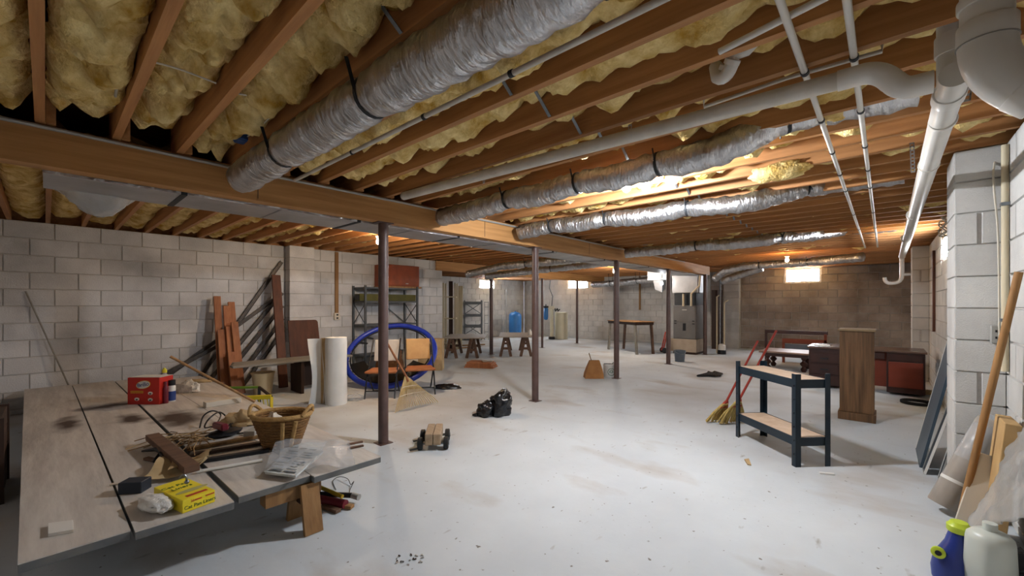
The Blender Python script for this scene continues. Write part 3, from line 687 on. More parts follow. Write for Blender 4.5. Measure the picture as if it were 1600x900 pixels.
# pliers / clamp heap
t = thing('hand_clamp', fl(250, 712, ZS), 'black metal hand clamp lying on the plywood panels', 'clamp')
MB().tube([fl(222, 705, ZS+.03), fl(245, 702, ZS+.04), fl(262, 712, ZS+.03), fl(275, 708, ZS+.02)], [.006, .014, .016, .008], 10).build('jaw', M_blk, t, smooth=True)
MB().tube([fl(240, 722, ZS+.01), fl(250, 708, ZS+.05), fl(262, 722, ZS+.012)], .011, 10).build('handle', M_blk, t, smooth=True)
MB().bar(fl(228, 716, ZS+.01), fl(265, 724, ZS+.01), .03, .015).build('wooden_jaw', M_oldw, t)
M_paperb = mat('tan_paper', 'B09A72', 'C4AE86', rough=.85, scale=4)
def scrap(pix, zz, m, name, label, seed, th=.0015):
    P = [fl(x, y, ZS+.004) for x, y in pix]
    def fn(a, b):
        p = (P[0]*(1-a)+P[1]*a)*(1-b)+(P[3]*(1-a)+P[2]*a)*b
        return p+UP*(zz*(.5+.5*noise.noise(V((a*2.3+seed, b*2.1, seed))))*(.3+1.2*abs(a-.5)))
    return MB().sheet(fn, 10, 8, UP*th).build(name, m, label=label, cat='paper', smooth=True)
scrap(((222, 758), (300, 745), (330, 722), (255, 722)), .09, M_paperb, 'torn_paper', 'torn tan paper bag piece behind the yellow box', 1)
scrap(((262, 748), (322, 730), (330, 716), (275, 722)), .11, M_kraft, 'torn_paper', 'curled brown paper piece beside the wooden offcut', 4)
t = thing('metal_clip', fl(290, 750, ZS+.05), 'shiny steel clip on the torn tan paper', 'clip')
MB().tube(bend(fl(281, 746, ZS+.12), fl(291, 736, ZS+.16), fl(292, 752, ZS+.1)), .005, 8).build('loop', M_galv, t, smooth=True); MB().ball(fl(292, 753, ZS+.1), .011, 10, 7).build('knob', M_galv, t, smooth=2)
carton(fl(211, 767, ZS), RT+FW*.15, .11, .08, .06, mat('dark_blue_case', '1F2733', rough=.5), 'dark_case', 'dark blue case tucked behind the yellow box', 'case')
# yellow box of liners
M_ybox = mat('yellow_carton', 'E3CF22', 'EAD63A', rough=.45, scale=2); M_green = mat('print_green', '1F5A2A', rough=.5); M_redp = mat('print_red', 'B23A22', rough=.5); M_grey = mat('print_grey', 'A9A56A', rough=.5)
A = fl(285, 803, ZS); B = fl(336, 784, ZS); Cc = fl(232, 768, ZS)
u = (B-A).normalized(); wv = V((-u.y, u.x, 0)); ln = (B-A).length; dp = .30; hh = .062
t = thing('liner_box', A+u*ln/2, 'yellow cardboard box of cat pan liners with a white bag poking out', 'box')
q = [A, B, B+wv*dp, A+wv*dp]; MB().hexa(q+[p+UP*hh for p in q]).build('carton', M_ybox, t, bevel=.002)
nf = -wv
text('front_lettering', 'Cat Pan Liners', M_green, t, A+u*ln*.54+UP*hh*.34+nf*.0008, u, UP, .023); text('front_lettering', '36', M_redp, t, A+u*ln*.3+UP*hh*.74+nf*.0008, u, UP, .016)
MB().bar(A+u*ln*.36+UP*hh*.74+nf*.001, A+u*ln*.58+UP*hh*.74+nf*.001, .001, .006).build('print_line', M_redp, t); MB().bar(A+u*ln*.7+UP*hh*.78+nf*.001, A+u*ln*.97+UP*hh*.78+nf*.001, .001, .006).build('print_line', M_redp, t)
text('top_lettering', 'Cat Pan', M_green, t, A+u*ln*.42+wv*dp*.74+UP*(hh+.0008), u, wv, .036); text('top_lettering', 'Liners', M_green, t, A+u*ln*.5+wv*dp*.58+UP*(hh+.0008), u, wv, .036)
MB().bar(A+u*.03+wv*dp*.12+UP*(hh+.0006), B-u*.02+wv*dp*.12+UP*(hh+.0006), .022, .001).build('red_band', M_redp, t); oval(A+u*ln*.6+wv*dp*.34+UP*(hh+.0003), u, wv, UP, .07, .02, M_grey, 'picture', t, .001)
b = MB().ball((0, 0, 0), (.055, .13, .03), 20, 12, lambda d: 1+.25*noise.noise(d*3.1)+.15*noise.noise(d*7)); cc_ = A-u*.045+wv*.16+UP*.032
b.v = [cc_+u*p.x+wv*p.y+UP*max(p.z, -.03) for p in b.v]; b.build('white_liner_bag', M_tissue, t, smooth=True)
# card
cq = [fl(75, 839, ZS), fl(115, 832, ZS), fl(114, 817, ZS), fl(75, 822, ZS)]
MB().hexa(cq+[p+UP*.014 for p in cq]).build('white_card', M_white, label='small white card on the leftmost plywood panel', cat='card', bevel=.001)
# wicker basket
M_wick = mat('wicker', '6A4A2A', '8A6539', rough=.8, scale=30, stretch=(1, 1, 3), bump=.6, bscale=60); M_wickl = mat('wicker_pale', '9C7B4B', 'B5925C', rough=.8, scale=30, bump=.5)
q = fl(440, 697, ZS); R0, R1, HB = .115, .185, .2
t = thing('wicker_basket', q, 'oval wicker basket with two loop handles on the plywood panels', 'basket')
def rx(a, r): return RT*math.cos(a)*r+FW*math.sin(a)*r*.75
def wall_ring(k, r_, z):
    return [q+rx(2*math.pi*i/48, r_*(1+(.012 if (i+k) % 2 else -.012)))+UP*z for i in range(48)]
for k in range(11):
    f = k/10; MB().tube(wall_ring(k, R0+(R1-R0)*f, .012+HB*f), .0115, 6, closed=True).build('weave', M_wick, t, smooth=True)
MB().prism([q+rx(2*math.pi*i/32, R0)+UP*.002 for i in range(32)], UP*.01).build('base', M_wick, t)
for i in range(16):
    a = 2*math.pi*i/16; MB().tube([q+rx(a, R0)+UP*.01, q+rx(a, R1)+UP*(HB+.01)], .005, 6).build('stake', M_wickl, t)
MB().tube([q+rx(2*math.pi*i/40, R1+.006)+UP*(HB+.025) for i in range(40)], .016, 8, closed=True).build('rim', M_wickl, t, smooth=True)
for s in (0, math.pi):
    P = [q+rx(s-.5+i*.1, R1+.02)+UP*(HB+.03+.055*math.sin(math.pi*i/10)) for i in range(11)]
    MB().tube(P, .012, 8).build('handle', M_wickl, t, smooth=True)
for k in (-.25, .2): MB().tube([q+rx(-.9+k, R1+.012)+UP*(HB), q+rx(-.9+k, R0+.012)+UP*.02], .014, 8).build('strap', M_wickl, t, smooth=True)
crumple(q+UP*.02-RT*.055, .075, .07, .15, 'crumpled_sack', M_card, 'crumpled pale paper stuffed in the left of the wicker basket', 'paper', 3, amp=.2)
# newspaper inside clear plastic
M_news = mat('newsprint', 'C6CACA', 'B4B9B9', rough=.6, scale=30, spec=.3)
M_film = mat('clear_film', 'D5DADF', rough=.12, alpha=.28, bump=.7, bscale=22, scale=10, spec=.6)
def quad_sheet(pix, zs, m, name, seed, parent=None, th=.002, amp=.006, **kw):
    P = [fl(x, y, ZS+z) for (x, y), z in zip(pix, zs)]
    def fn(a, b):
        p = (P[0]*(1-a)+P[1]*a)*(1-b)+(P[3]*(1-a)+P[2]*a)*b
        return p+UP*amp*(1+noise.noise(V((a*4+seed, b*4, seed))))
    return MB().sheet(fn, 16, 12, UP*th).build(name, m, parent, smooth=True, **kw)
M_gb0 = mat('ink_grey', '5C646B', rough=.6)
t = thing('bagged_newspaper', fl(470, 725, ZS), 'folded newspaper inside a clear plastic bag on the rightmost panel', 'newspaper')
quad_sheet(((435, 720), (490, 722), (510, 692), (440, 694)), (.006, .006, .012, .012), M_news, 'newspaper_sheet', 2, t, .004)
quad_sheet(((414, 738), (462, 744), (505, 706), (452, 700)), (.03, .03, .045, .045), M_news, 'newspaper_fold', 1, t, .012, .003)
nq = [fl(x, y, ZS+z) for (x, y), z in zip(((414, 738), (462, 744), (505, 706), (452, 700)), (.03, .03, .045, .045))]
def nat(a, b): return (nq[0]*(1-a)+nq[1]*a)*(1-b)+(nq[3]*(1-a)+nq[2]*a)*b+UP*.0075
for k in range(9):
    for (c_0, c_1) in ((.08, .48), (.54, .92)):
        if k == 4 and c_0 < .2: continue
        MB().bar(nat(c_0, .08+k*.095), nat(c_1-.06*(k % 3), .08+k*.095), .006 if k % 4 else .014, .001).build('print_line', M_gb0, t)
for k in range(4): p_ = fl(440+k*14, 697+k*2, ZS+.022); MB().bar(p_, p_+RT*.05, .02, .001).build('print_block', M_gb0, t)
quad_sheet(((412, 746), (555, 733), (545, 694), (432, 692)), (.002, .002, .05, .05), M_film, 'plastic_film', 6, t, .001, .03)
# floor bits under the near panel corner
def flo(x, y, z=0): return fl(x, y, z)
M_yelh = mat('yellow_handle', 'C9A92C', rough=.5)
MB().tube([flo(492, 758, .08), flo(535, 776, .055)], .013, 10).build('yellow_handle', M_yelh, label='yellow tool handle sticking out beside the trestle leg', cat='tool handle', smooth=True)
t = thing('black_flashlight', flo(530, 775, .02), 'black tube with a grey end on the floor beside the trestle', 'flashlight')
MB().tube([flo(492, 772, .05), flo(552, 774, .045)], .017, 12).build('tube', M_blk, t, smooth=True); MB().tube([flo(551, 774, .045), flo(561, 777, .042)], .02, 12).build('head', M_cond, t, smooth=True)
MB().tube([flo(498, 780, .03), flo(540, 788, .03)], .028, 12).build('dark_red_tube', M_mag, label='dark red tube on the floor beside the trestle', cat='tube', smooth=True)
stick(flo(505, 790, .012), flo(529, 799, .012), .04, .02, M_oldw, 'wood_piece', 'short dark wooden piece on the floor beside the trestle')
stick(flo(536, 790, .014), flo(551, 792, .014), .04, .02, M_tan, 'wood_piece', 'small tan wooden piece at the end of the dark red tube')
cable([flo(525, 765, .006), flo(520, 752, .006), flo(530, 745, .02), flo(543, 748, .03), flo(548, 757, .01), flo(553, 752, .03), flo(547, 765, .006), flo(546, 772, .006)], 'thin dark wire squiggle on the floor beside the trestle', .0025, M_blk, 'wire_scrap')

# ---------------------------------------------------------------- along the left wall
M_cedar = wood('red_brown_board', 'B1744C', '8E5838', 'z', rnd=.15); M_brnb = wood('brown_board', '5E3420', '472616', 'z')
names = ['tallest red-brown board leaning at the left of the cluster', 'red-brown board leaning second from the left', 'short red-brown board leaning in the front of the cluster', 'red-brown board leaning in the middle of the cluster', 'red-brown board at the upper right of the cluster', 'red-brown board leaning rightmost in the cluster', 'shortest red-brown board low in the cluster']
for (xt, yt, xb, k), nm in zip(((339, 463, 347, 1), (354, 478, 361, 2), (345, 515, 352, 3), (358, 510, 366, 4), (361, 472, 372, 0), (366, 503, 378, 5), (361, 550, 368, 6)), names):
    yb_ = 7.2-.048*k; yy = yb_+.3
    for _ in range(6): top = onY(xt, yt, yy); yy = yb_+.22*top.z
    bot = V((onY(xb, 600, yb_).x, yb_, .006))
    MB().bar(bot, top, .088, .036, (0, -1, 0)).build('leaning_board', M_cedar, label=nm, cat='board', group='red-brown boards leaning on the left wall', bevel=.003)
top = onY(431, 430, 7.42); bot = V((onY(443, 600, 7.0).x, 7.0, .006))
MB().bar(bot, top, .13, .04, (0, -1, 0)).build('tall_board', M_brnb, label='tall wide brown board leaning beside the wall pilaster', cat='board', bevel=.003)
M_track = mat('dark_steel_track', '3E3A38', '57504B', rough=.5, metal=.5, scale=12)
for i, (x0, y0, x1, y1, yw) in enumerate(((365, 515, 411, 450, 7.6), (372, 508, 425, 470, 7.585), (372, 540, 432, 468, 7.57), (378, 556, 438, 482, 7.555), (395, 560, 440, 500, 7.54), (392, 585, 440, 520, 7.525), (275, 575, 330, 546, 7.5))):
    a, b_ = onY(x0, y0, yw), onY(x1, y1, yw); d = b_-a
    bot = a-d*((a.z-.012)/d.z); top = a+d*((2.66-a.x)/d.x)
    if i == 6: top = b_+d*.25
    if top.z > 2.1: top = a+d*((2.1-a.z)/d.z)
    t = thing('steel_track', bot, ['uppermost', 'second', 'third', 'fourth', 'fifth', 'lowest', 'separate leftmost'][i]+' dark steel track leaning slantwise along the left wall', 'track', 'steel tracks along the left wall')
    MB().bar(bot, top, .05, .004, (0, 1, 0)).build('web', M_track, t); n_ = d.normalized().cross(V((0, 1, 0))).normalized()
    for s in (-1, 1): MB().bar(bot+n_*s*.024-V((0, .012, 0)), top+n_*s*.024-V((0, .012, 0)), .004, .024, (0, 1, 0)).build('flange', M_track, t)
# rounded table leaf
lx = [onY(p, 500, 7.25).x for p in (455, 502)]; zt_ = onY(480, 500, 7.38).z; r_ = .05
P = [V((lx[0], 7.39, zt_)), V((lx[1]-r_, 7.39, zt_))]+[V((lx[1]-r_+r_*math.sin(k*.26), 7.39, zt_-r_+r_*math.cos(k*.26))) for k in range(1, 7)]
P += [V((lx[1]+.02, 7.2, .002)), V((lx[0], 7.2, .002))]
for p in P[:-2]: p.y = 7.39-(zt_-p.z)*.19/zt_
t = MB().prism(P, (0, .022, 0)).build('table_leaf', M_brnb, label='brown table leaf with a rounded corner leaning on the wall pilaster', cat='table leaf', bevel=.003)
# plank bench
M_gplank = wood('grey_plank', '8C8880', '75716A', 'x', rnd=.06)
t = thing('plank_bench', (2.4, 6.55, 0), 'low bench of grey planks in front of the leaning tracks', 'bench')
zb_ = .47
for k in range(3): MB().bb(1.62+k*.05, 3.25-k*.03, 6.3+k*.15, 6.44+k*.15, zb_, zb_+.03).build('plank', M_gplank, t, bevel=.003)
for x in (2.5, 3.1):
    MB().bb(x-.02, x+.02, 6.33, 6.72, .0, zb_-.001).build('end_board', M_dkw, t)
MB().bb(2.53, 3.07, 6.66, 6.7, .05, zb_-.05).build('back_board', M_dkw, t)
MB().bar(onY(402, 574, 6.34), onY(458, 566, 6.36), .06, .02).build('lower_slat', M_gplank, t)
stickbot = None
# bin
q = fl(411, 616); M_bin = mat('beige_plastic', 'C9B48E', 'D2BF9C', rough=.45, scale=3)
t = thing('waste_bin', q, 'beige plastic waste bin standing at the end of the plank bench', 'bin')
MB().lathe(q, [(.105, 0), (.11, .004), (.145, .3), (.152, .3), (.152, .315), (.138, .315), (.105, .01), (0.001, .008)], 26, cap=False).build('bin_body', M_bin, t, smooth=True); MB().lathe(q+UP*.305, [(.152, 0), (.156, .004), (.156, .012), (.15, .016)], 26, cap=False).build('rim', M_bin, t, smooth=True)
q = fl(466, 606)
t = thing('white_candlestick', q, 'small white turned stand on the floor under the plank bench', 'stand')
MB().lathe(q, [(.035, 0), (.035, .012), (.012, .03), (.014, .12), (.03, .17), (.022, .2), (.022, .22)], 16).build('stem', M_white, t, smooth=True); MB().lathe(q+UP*.22, [(.03, 0), (.03, .012)], 16).build('cup', M_white, t, smooth=True)
# yellow and green frame
M_ygr = mat('green_plastic', '6C8F34', rough=.45); M_yp = mat('yellow_plastic', 'D2BE2E', rough=.45)
zz = .2; c1, c2, c3, c4 = fl(378, 622, zz), fl(424, 620, zz), fl(405, 605, zz), fl(356, 606, zz)
t = thing('plastic_play_frame', (c1+c3)/2-UP*zz, 'yellow and green plastic frame beside the right edge of the panels', 'frame')
MB().bar(c1, c2, .03, .05).build('front_bar', M_yp, t, bevel=.005); MB().bar(c4, c3, .03, .03).build('back_bar', M_ygr, t, bevel=.005); MB().bar(c2, c3, .03, .03).build('side_bar', M_dkw, t, bevel=.005); MB().bar(c1, c4, .03, .03).build('side_bar', M_dkw, t, bevel=.005)
for c in (c1, c2, c3, c4): MB().bar(V((c.x, c.y, 0)), c, .03, .03).build('leg', M_yp if c in (c1, c2) else M_blk, t)
for k in range(6):
    p = c1.lerp(c2, .15+k*.14); MB().bar(p-UP*.02, p+(c2-c1)*.05-UP*.12, .012, .008).build('lattice', M_yp, t)
# foam roll
M_foam = mat('white_foam', 'DADBD8', 'E6E6E3', rough=.7, scale=4); 
q = fl(519, 634)+FW*.12; rr_ = .135; HR = .87
t = thing('foam_roll', q, 'white packing foam roll standing upright with a loose flap', 'foam roll')
MB().lathe(q, [(rr_, 0), (rr_*1.02, .1), (rr_*.97, .45), (rr_*1.0, .8), (rr_*.97, HR), (.04, HR+.005), (.04, HR-.2)], 30).build('roll', M_foam, t, smooth=True)
def flap(a, b):
    z = b*HR*.98; sft = -.17-.17*a+.02*math.sin(b*5); return q+RT*(sft+.03*a*math.sin(b*3))+FW*(-.05*a+.05*math.sin(a*3)*(1-b*.4))+UP*z
MB().sheet(flap, 10, 12, FW*-.006).build('loose_flap', M_foam, t, smooth=True)
flb = MB().sheet(lambda a, b: q+RT*(-.1-.1*a)+FW*(.02-.02*a)+UP*b*HR*.99, 4, 6, FW*-.006).build('flap_root', M_kraft, t, smooth=True)
crumple(fl(553, 624), .14, .13, .05, 'plastic_scrap', M_film, 'clear plastic scrap on the floor beside the foam roll', 'plastic', 4, amp=.25)
# outlet on wooden strip
t = thing('outlet_strip', (3.6, 7.6, 1.2), 'wooden strip with an electrical outlet on the left wall', 'outlet')
xo = onY(526, 450, YL-.02).x; zlo = onY(526, 494, YL-.02).z
MB().bb(xo-.03, xo+.03, YL-.034, YL-.0005, zlo+.05, ZW-.02).build('wood_strip', M_tan, t); MB().bb(xo-.05, xo+.05, YL-.05, YL-.0005, zlo-.07, zlo+.06).build('outlet_box', M_card, t, bevel=.004)
for s in (-1, 1): MB().bb(xo-.018, xo+.018, YL-.053, YL-.05, zlo-.005+s*.03-.014, zlo-.005+s*.03+.014).build('receptacle', M_blk, t)
# steel shelving and boxes on it
M_shelf = mat('grey_steel_shelf', '4D5154', '5B5E60', rough=.5, metal=.5, scale=6)
x0, x1 = onY(571, 500, 7.15).x, onY(652, 500, 7.15).x; ya, yb2 = 7.15, 7.6
t = thing('steel_shelving', ((x0+x1)/2, 7.35, 0), 'dark grey steel shelving unit against the left wall behind the blue hoop', 'shelf')
ztop_ = onY(611, 447, ya).z
for x in (x0, x1):
    for y in (ya, yb2): MB().bar((x, y, 0), (x, y, ztop_), .035, .035, (0, 1, 0)).build('upright', M_shelf, t)
for z in (ztop_-.03, onY(611, 468, ya).z-.03, onY(611, 506, ya).z, .35): MB().bb(x0, x1, ya, yb2, z-.03, z).build('shelf_board', M_shelf, t)
for x in (x0, x1):
    zz1 = onY(611, 506, ya).z; MB().bar((x, ya, zz1), (x, yb2, zz1+.4), .02, .004, (1, 0, 0)).build('cross_brace', M_shelf, t); MB().bar((x, yb2, zz1), (x, ya, zz1+.4), .02, .004, (1, 0, 0)).build('cross_brace', M_shelf, t)
MB().bar((x1-.02, yb2-.02, zz1), (x1-.55, yb2-.02, zz1+.4), .02, .004, (0, 1, 0)).build('cross_brace', M_shelf, t)
xb0, xb1 = onY(600, 430, 7.2).x, onY(655, 430, 7.2).x
t = thing('wall_cabinet', ((xb0+xb1)/2, 7.35, ztop_), 'red-brown wooden cabinet standing on top of the steel shelving', 'cabinet')
zc = onY(635, 415, 7.2).z
MB().bb(xb0, xb1, 7.2, 7.55, ztop_+.001, zc).build('cabinet_body', mat('cherry_wood', '8C4422', '74361A', rough=.45, scale=5), t, bevel=.004); MB().bb(xb0+.02, xb1-.01, 7.188, 7.2, ztop_+.02, zc-.02).build('door', MATS['cherry_wood'], t, bevel=.003); MB().box(((xb0+xb1)/2+.1, 7.182, ztop_+.06), (.06, .012, .015)).build('handle', M_cond, t)
MB().bb(xb0, xb1+.03, 7.16, 7.58, ztop_-.03+.031-.03, ztop_+.0008).build('base_board', M_tan, t)
M_olive = mat('olive_box', '55521F', '45431C', rough=.7)
zs1 = onY(611, 468, ya).z-.03
t = thing('lamp_fixture_box', (x0+.3, 7.3, zs1), 'long dark olive box lying across the steel shelf', 'box')
MB().bb(x0-.1, x1-.02, 7.17, 7.36, zs1+.001, zs1+.13).build('box', M_olive, t, bevel=.004); MB().bb(x0-.11, x0-.1, 7.19, 7.34, zs1+.02, zs1+.11).build('end_cap', M_blk, t)
# blue hoop: trampoline ring leaning back
M_bluev = mat('blue_vinyl', '1D34A0', '2740B4', rough=.35, scale=6, spec=.5)
c0 = dep(611, 570, 6.9); hr, tilt = .72, math.radians(41)
up_ = (UP*math.sin(tilt)+FW*math.cos(tilt)).normalized()
t = thing('trampoline', V((c0.x, c0.y, 0)), 'round blue-padded mini trampoline frame leaning on edge behind the chairs', 'trampoline')
def hoop(r): return [c0+RT*r*math.cos(2*math.pi*i/56)+up_*r*.93*math.sin(2*math.pi*i/56) for i in range(56)]
shift = .045-min(p.z for p in hoop(hr)); c0 = c0+UP*shift
MB().tube(hoop(hr), .043, 12, closed=True).build('padded_rim', M_bluev, t, smooth=True)
MB().tube(hoop(hr-.07), .012, 8, closed=True).build('inner_ring', M_blk, t, smooth=True)
for k in range(24):
    a = 2*math.pi*k/24; d = RT*math.cos(a)+up_*.93*math.sin(a); MB().tube([c0+d*(hr-.07), c0+d*(hr-.03)], .006, 6).build('spring', M_blk, t)
# sagging dark mat in the lower part of the ring
nn = RT.cross(up_).normalized()
def matf(a, b):
    ang = math.pi*(1.12+.76*a); r = (hr-.07)*(1-b*.35); return c0+RT*r*math.cos(ang)+up_*.93*r*math.sin(ang)+nn*.015*math.sin(a*9)*b
MB().sheet(matf, 20, 5, nn*.003).build('torn_mat', M_blk, t, smooth=True)
for a in (.15, 2.5, 2.75):
    d = RT*math.cos(a)+up_*.93*math.sin(a); MB().tube([c0+d*hr, c0+d*hr*.8+nn*-.22*0+FW*.25], .016, 8).build('leg', M_blk, t, smooth=True)
# folding chairs in front of it
M_seat = wood('orange_seat_wood', 'A6683E', '8C522E', 'x'); M_back = mat('tan_upholstery', 'B98F5A', 'CBA36C', rough=.6, scale=5); M_backw = mat('white_upholstery', 'BDB6AE', 'C9C3BB', rough=.6, scale=5)
def chair(p, ang, bm_, label, w=.43):
    f = V((math.cos(ang), math.sin(ang), 0)); s = V((-f.y, f.x, 0)); p = V(p); hs = .37
    t = thing('folding_chair', p, label, 'chair', 'folding chairs')
    MB().hexa([p+f*a+s*b_+UP*z for z in (hs-.03, hs) for a, b_ in ((.2, -w/2), (.2, w/2), (-.2, w/2*.9), (-.2, -w/2*.9))]).build('seat', M_seat, t, bevel=.008)
    MB().hexa([p-f*(.23+k*.05)+s*b_-f*y+UP*z for z, y in ((.46, 0), (.77, .07)) for k, b_ in ((0, -w*.42), (0, w*.42), (.6, w*.42), (.6, -w*.42))]).build('backrest', bm_, t, bevel=.008)
    for sg in (-1, 1):
        MB().tube([p+f*.24+s*sg*w*.47, p+f*.1+s*sg*w*.47+UP*.27, p-f*.3+s*sg*w*.46+UP*.79], .011, 8).build('front_leg', M_blk, t, smooth=True)
        MB().tube([p-f*.26+s*sg*w*.44, p+f*.14+s*sg*w*.44+UP*.36], .011, 8).build('rear_leg', M_blk, t, smooth=True)
    MB().tube([p+f*.2+s*w*.47+UP*.1, p+f*.2-s*w*.47+UP*.1], .008, 8).build('stretcher', M_blk, t); MB().tube([p-f*.24+s*w*.44+UP*.02, p-f*.24-s*w*.44+UP*.02], .008, 8).build('stretcher', M_blk, t)
    return t
chair(fl(655, 613)+FW*.02, math.atan2(-SN, -CS)+.3, M_back, 'folding chair with a tan back and orange wooden seat right of the nearest post')
chair(fl(598, 618)+FW*.02, math.atan2(-SN, -CS)+.1, M_backw, 'folding chair with a whitish back partly hidden by the nearest post')
M_brown = mat('brown_cloth', '5A3A20', '6F4A2B', rough=.9, scale=6, bump=.5)
crumple(fl(575, 606)+FW*1.2, .24, .16, .42, 'brown_cloth_heap', M_brown, 'heap of brown cloth seen through the left of the blue hoop', 'cloth', 11, amp=.25)
crumple(fl(604, 606)+FW*1.5, .14, .1, .45, 'pale_cloth_heap', M_card, 'pale cloth bundle seen through the blue hoop left of the post', 'cloth', 14, amp=.25)
carton(fl(645, 600)+FW*1.5, RT, .5, .25, .62, M_kraft, 'cardboard_box', 'brown cardboard box behind the tan-backed chair')
MATBLK = mat('black_film', '0C0D10', '15171C', rough=.22, scale=4, bump=.5, bscale=14, spec=.6)
crumple(fl(698, 608)+FW*.05, .2, .09, .05, 'black_sheet', MATBLK, 'black plastic lying on the floor beside the tan-backed chair', 'plastic sheet', 6, amp=.3)
# bamboo rake
M_bam = mat('bamboo', 'B79A63', 'CCB27C', rough=.6, scale=12, stretch=(3, 3, .5))
ap = dep(634, 588, 5.25); bl, br = fl(618, 645)+UP*.008, fl(684, 629)+UP*.008
hd = dep(606, 538, 5.3)
t = thing('bamboo_rake', (bl+br)/2, 'fan-shaped bamboo rake with a brown handle leaning behind the nearest post', 'rake')
for k in range(23):
    f = k/22; tip = bl.lerp(br, f)+(bl-br).cross(UP).normalized()*(.09*math.sin(math.pi*f)); st_ = ap+(br-bl).normalized()*(f-.5)*.03
    mid = st_.lerp(tip, .85); hook = tip-UP*.006
    MB().tube([st_, mid+UP*.012, tip+UP*.004, hook], .0045, 5).build('tine', M_bam, t)
for f_ in (.35, .6):
    MB().tube([ap+(bl.lerp(br, i/10)+(bl-br).cross(UP).normalized()*(.09*math.sin(math.pi*i/10))-ap)*f_+UP*.008 for i in range(11)], .005, 6).build('cross_band', M_card, t)
MB().tube([ap.lerp((bl+br)/2, .22)+UP*.02, ap+UP*.01, hd, hd+(hd-ap)*.35], .013, 10).build('handle', M_cedar, t, smooth=True)

# ---------------------------------------------------------------- middle of the floor
# trash bag
def bagf(d):
    return .95+.3*noise.noise(d*1.8+V((3, 0, 0)))+.2*noise.noise(d*4.2)-.12*abs(noise.noise(d*8))+.05*noise.noise(d*15)
q = fl(772, 652)+FW*.1
t = thing('trash_bag', q, 'shiny black trash bag slumped on the floor in front of the second post', 'trash bag')
b = MB().ball((0, 0, 0), (.155, .13, .18), 34, 20, bagf); b2 = MB().ball((0, 0, 0), (.13, .12, .105), 30, 16, bagf)
b.v = [q+RT*(p.x+.06+p.z*.12)+FW*p.y+UP*max(.002, p.z+.115) for p in b.v]; b2.v = [q+RT*(p.x-.1)+FW*(p.y-.03)+UP*max(.002, p.z+.07) for p in b2.v]
o = len(b.v); b.v += b2.v; b.f += [tuple(i+o for i in f) for f in b2.f]
b.build('bag', MATBLK, t, smooth=2)
tl = MB().ball((0, 0, 0), (.05, .03, .02), 12, 8, bagf); tl.v = [q+RT*(p.x-.215)+FW*(p.y-.06)+UP*max(.002, p.z+.018) for p in tl.v]; tl.build('tied_end', MATBLK, t, smooth=2)
# wheeled block
q = fl(676, 705); M_pale = wood('pale_block_wood', 'A8937A', '8B765E', 'y'); M_rub = mat('black_rubber', '17191B', rough=.55)
ax = (RT*.98+FW*.1).normalized(); ay = V((-ax.y, ax.x, 0)); R = Matrix((ax, ay, UP)).transposed()
t = thing('wheeled_block', q, 'wooden block with four black wheels on the floor near the nearest post', 'dolly')
for s in (-1, 1): MB().box(q+ax*s*.036+ay*.17+UP*.1, (.068, .34, .1), R).build('block_half', M_pale, t, bevel=.006)
for y in (.05, .29):
    MB().tube([q+ax*-.13+ay*y+UP*.055, q+ax*.13+ay*y+UP*.055], .012, 8).build('axle', M_galv, t)
    for s in (-1, 1):
        w_ = MB().lathe(q+ax*(s*.115-.022)+ay*y+UP*.055, [(.046, 0), (.055, .006), (.055, .038), (.046, .044)], 22, ax).build('wheel', M_rub, t, smooth=True); MB().lathe(q+ax*(s*.14-.003)+ay*y+UP*.055, [(.02, 0), (.02, .006)], 14, ax).build('hub', M_galv, w_, smooth=True)
    MB().bar(q+ax*-.2+ay*(y-.06)+UP*.02, q+ax*-.1+ay*(y-.03)+UP*.03, .02, .012).build('brake_lever', M_rub, t)
# paper bag with stick, white bucket
q = fl(929, 592)+FW*.1; M_bagp = mat('brown_paper_bag', '8A5E34', '9C6E40', rough=.85, scale=5, bump=.3)
t = thing('paper_bag', q, 'tall crumpled brown paper bag with a stick beside the third post', 'paper bag')
mb = MB(); lv = [(.165, .1, 0), (.155, .09, .08), (.12, .07, .2), (.085, .035, .31)]
vs = []
for (a, b_, z) in lv:
    for (sx, sy) in ((-1, -1), (0, -1.1), (1, -1), (1.04, 0), (1, 1), (0, .9), (-1, 1), (-.95, 0)): vs.append(q+RT*(sx*a+.05*z)+FW*sy*b_+UP*(z+.002)+V((.01*nz((sx, sy, z), 3), 0, 0)))
mb.add(vs, [(i*8+k, i*8+(k+1) % 8, (i+1)*8+(k+1) % 8, (i+1)*8+k) for i in range(3) for k in range(8)]+[tuple(range(7, -1, -1))])
mb.build('bag', M_bagp, t, smooth=True); MB().tube([q+UP*.05+RT*.02, q+UP*.3-RT*.035, q+UP*.44-RT*.08], .008, 8).build('stick', M_twig, t)
q = fl(955, 590)+FW*.1
t = thing('white_bucket', q, 'white bucket with a green ring emblem beside the paper bag', 'bucket'); 
MB().lathe(q, [(.105, 0), (.108, .004), (.118, .21), (.122, .215), (.122, .225), (.11, .225), (.1, .01)], 28).build('bucket', M_white, t, smooth=True)
em = q-FW*.116+UP*.105
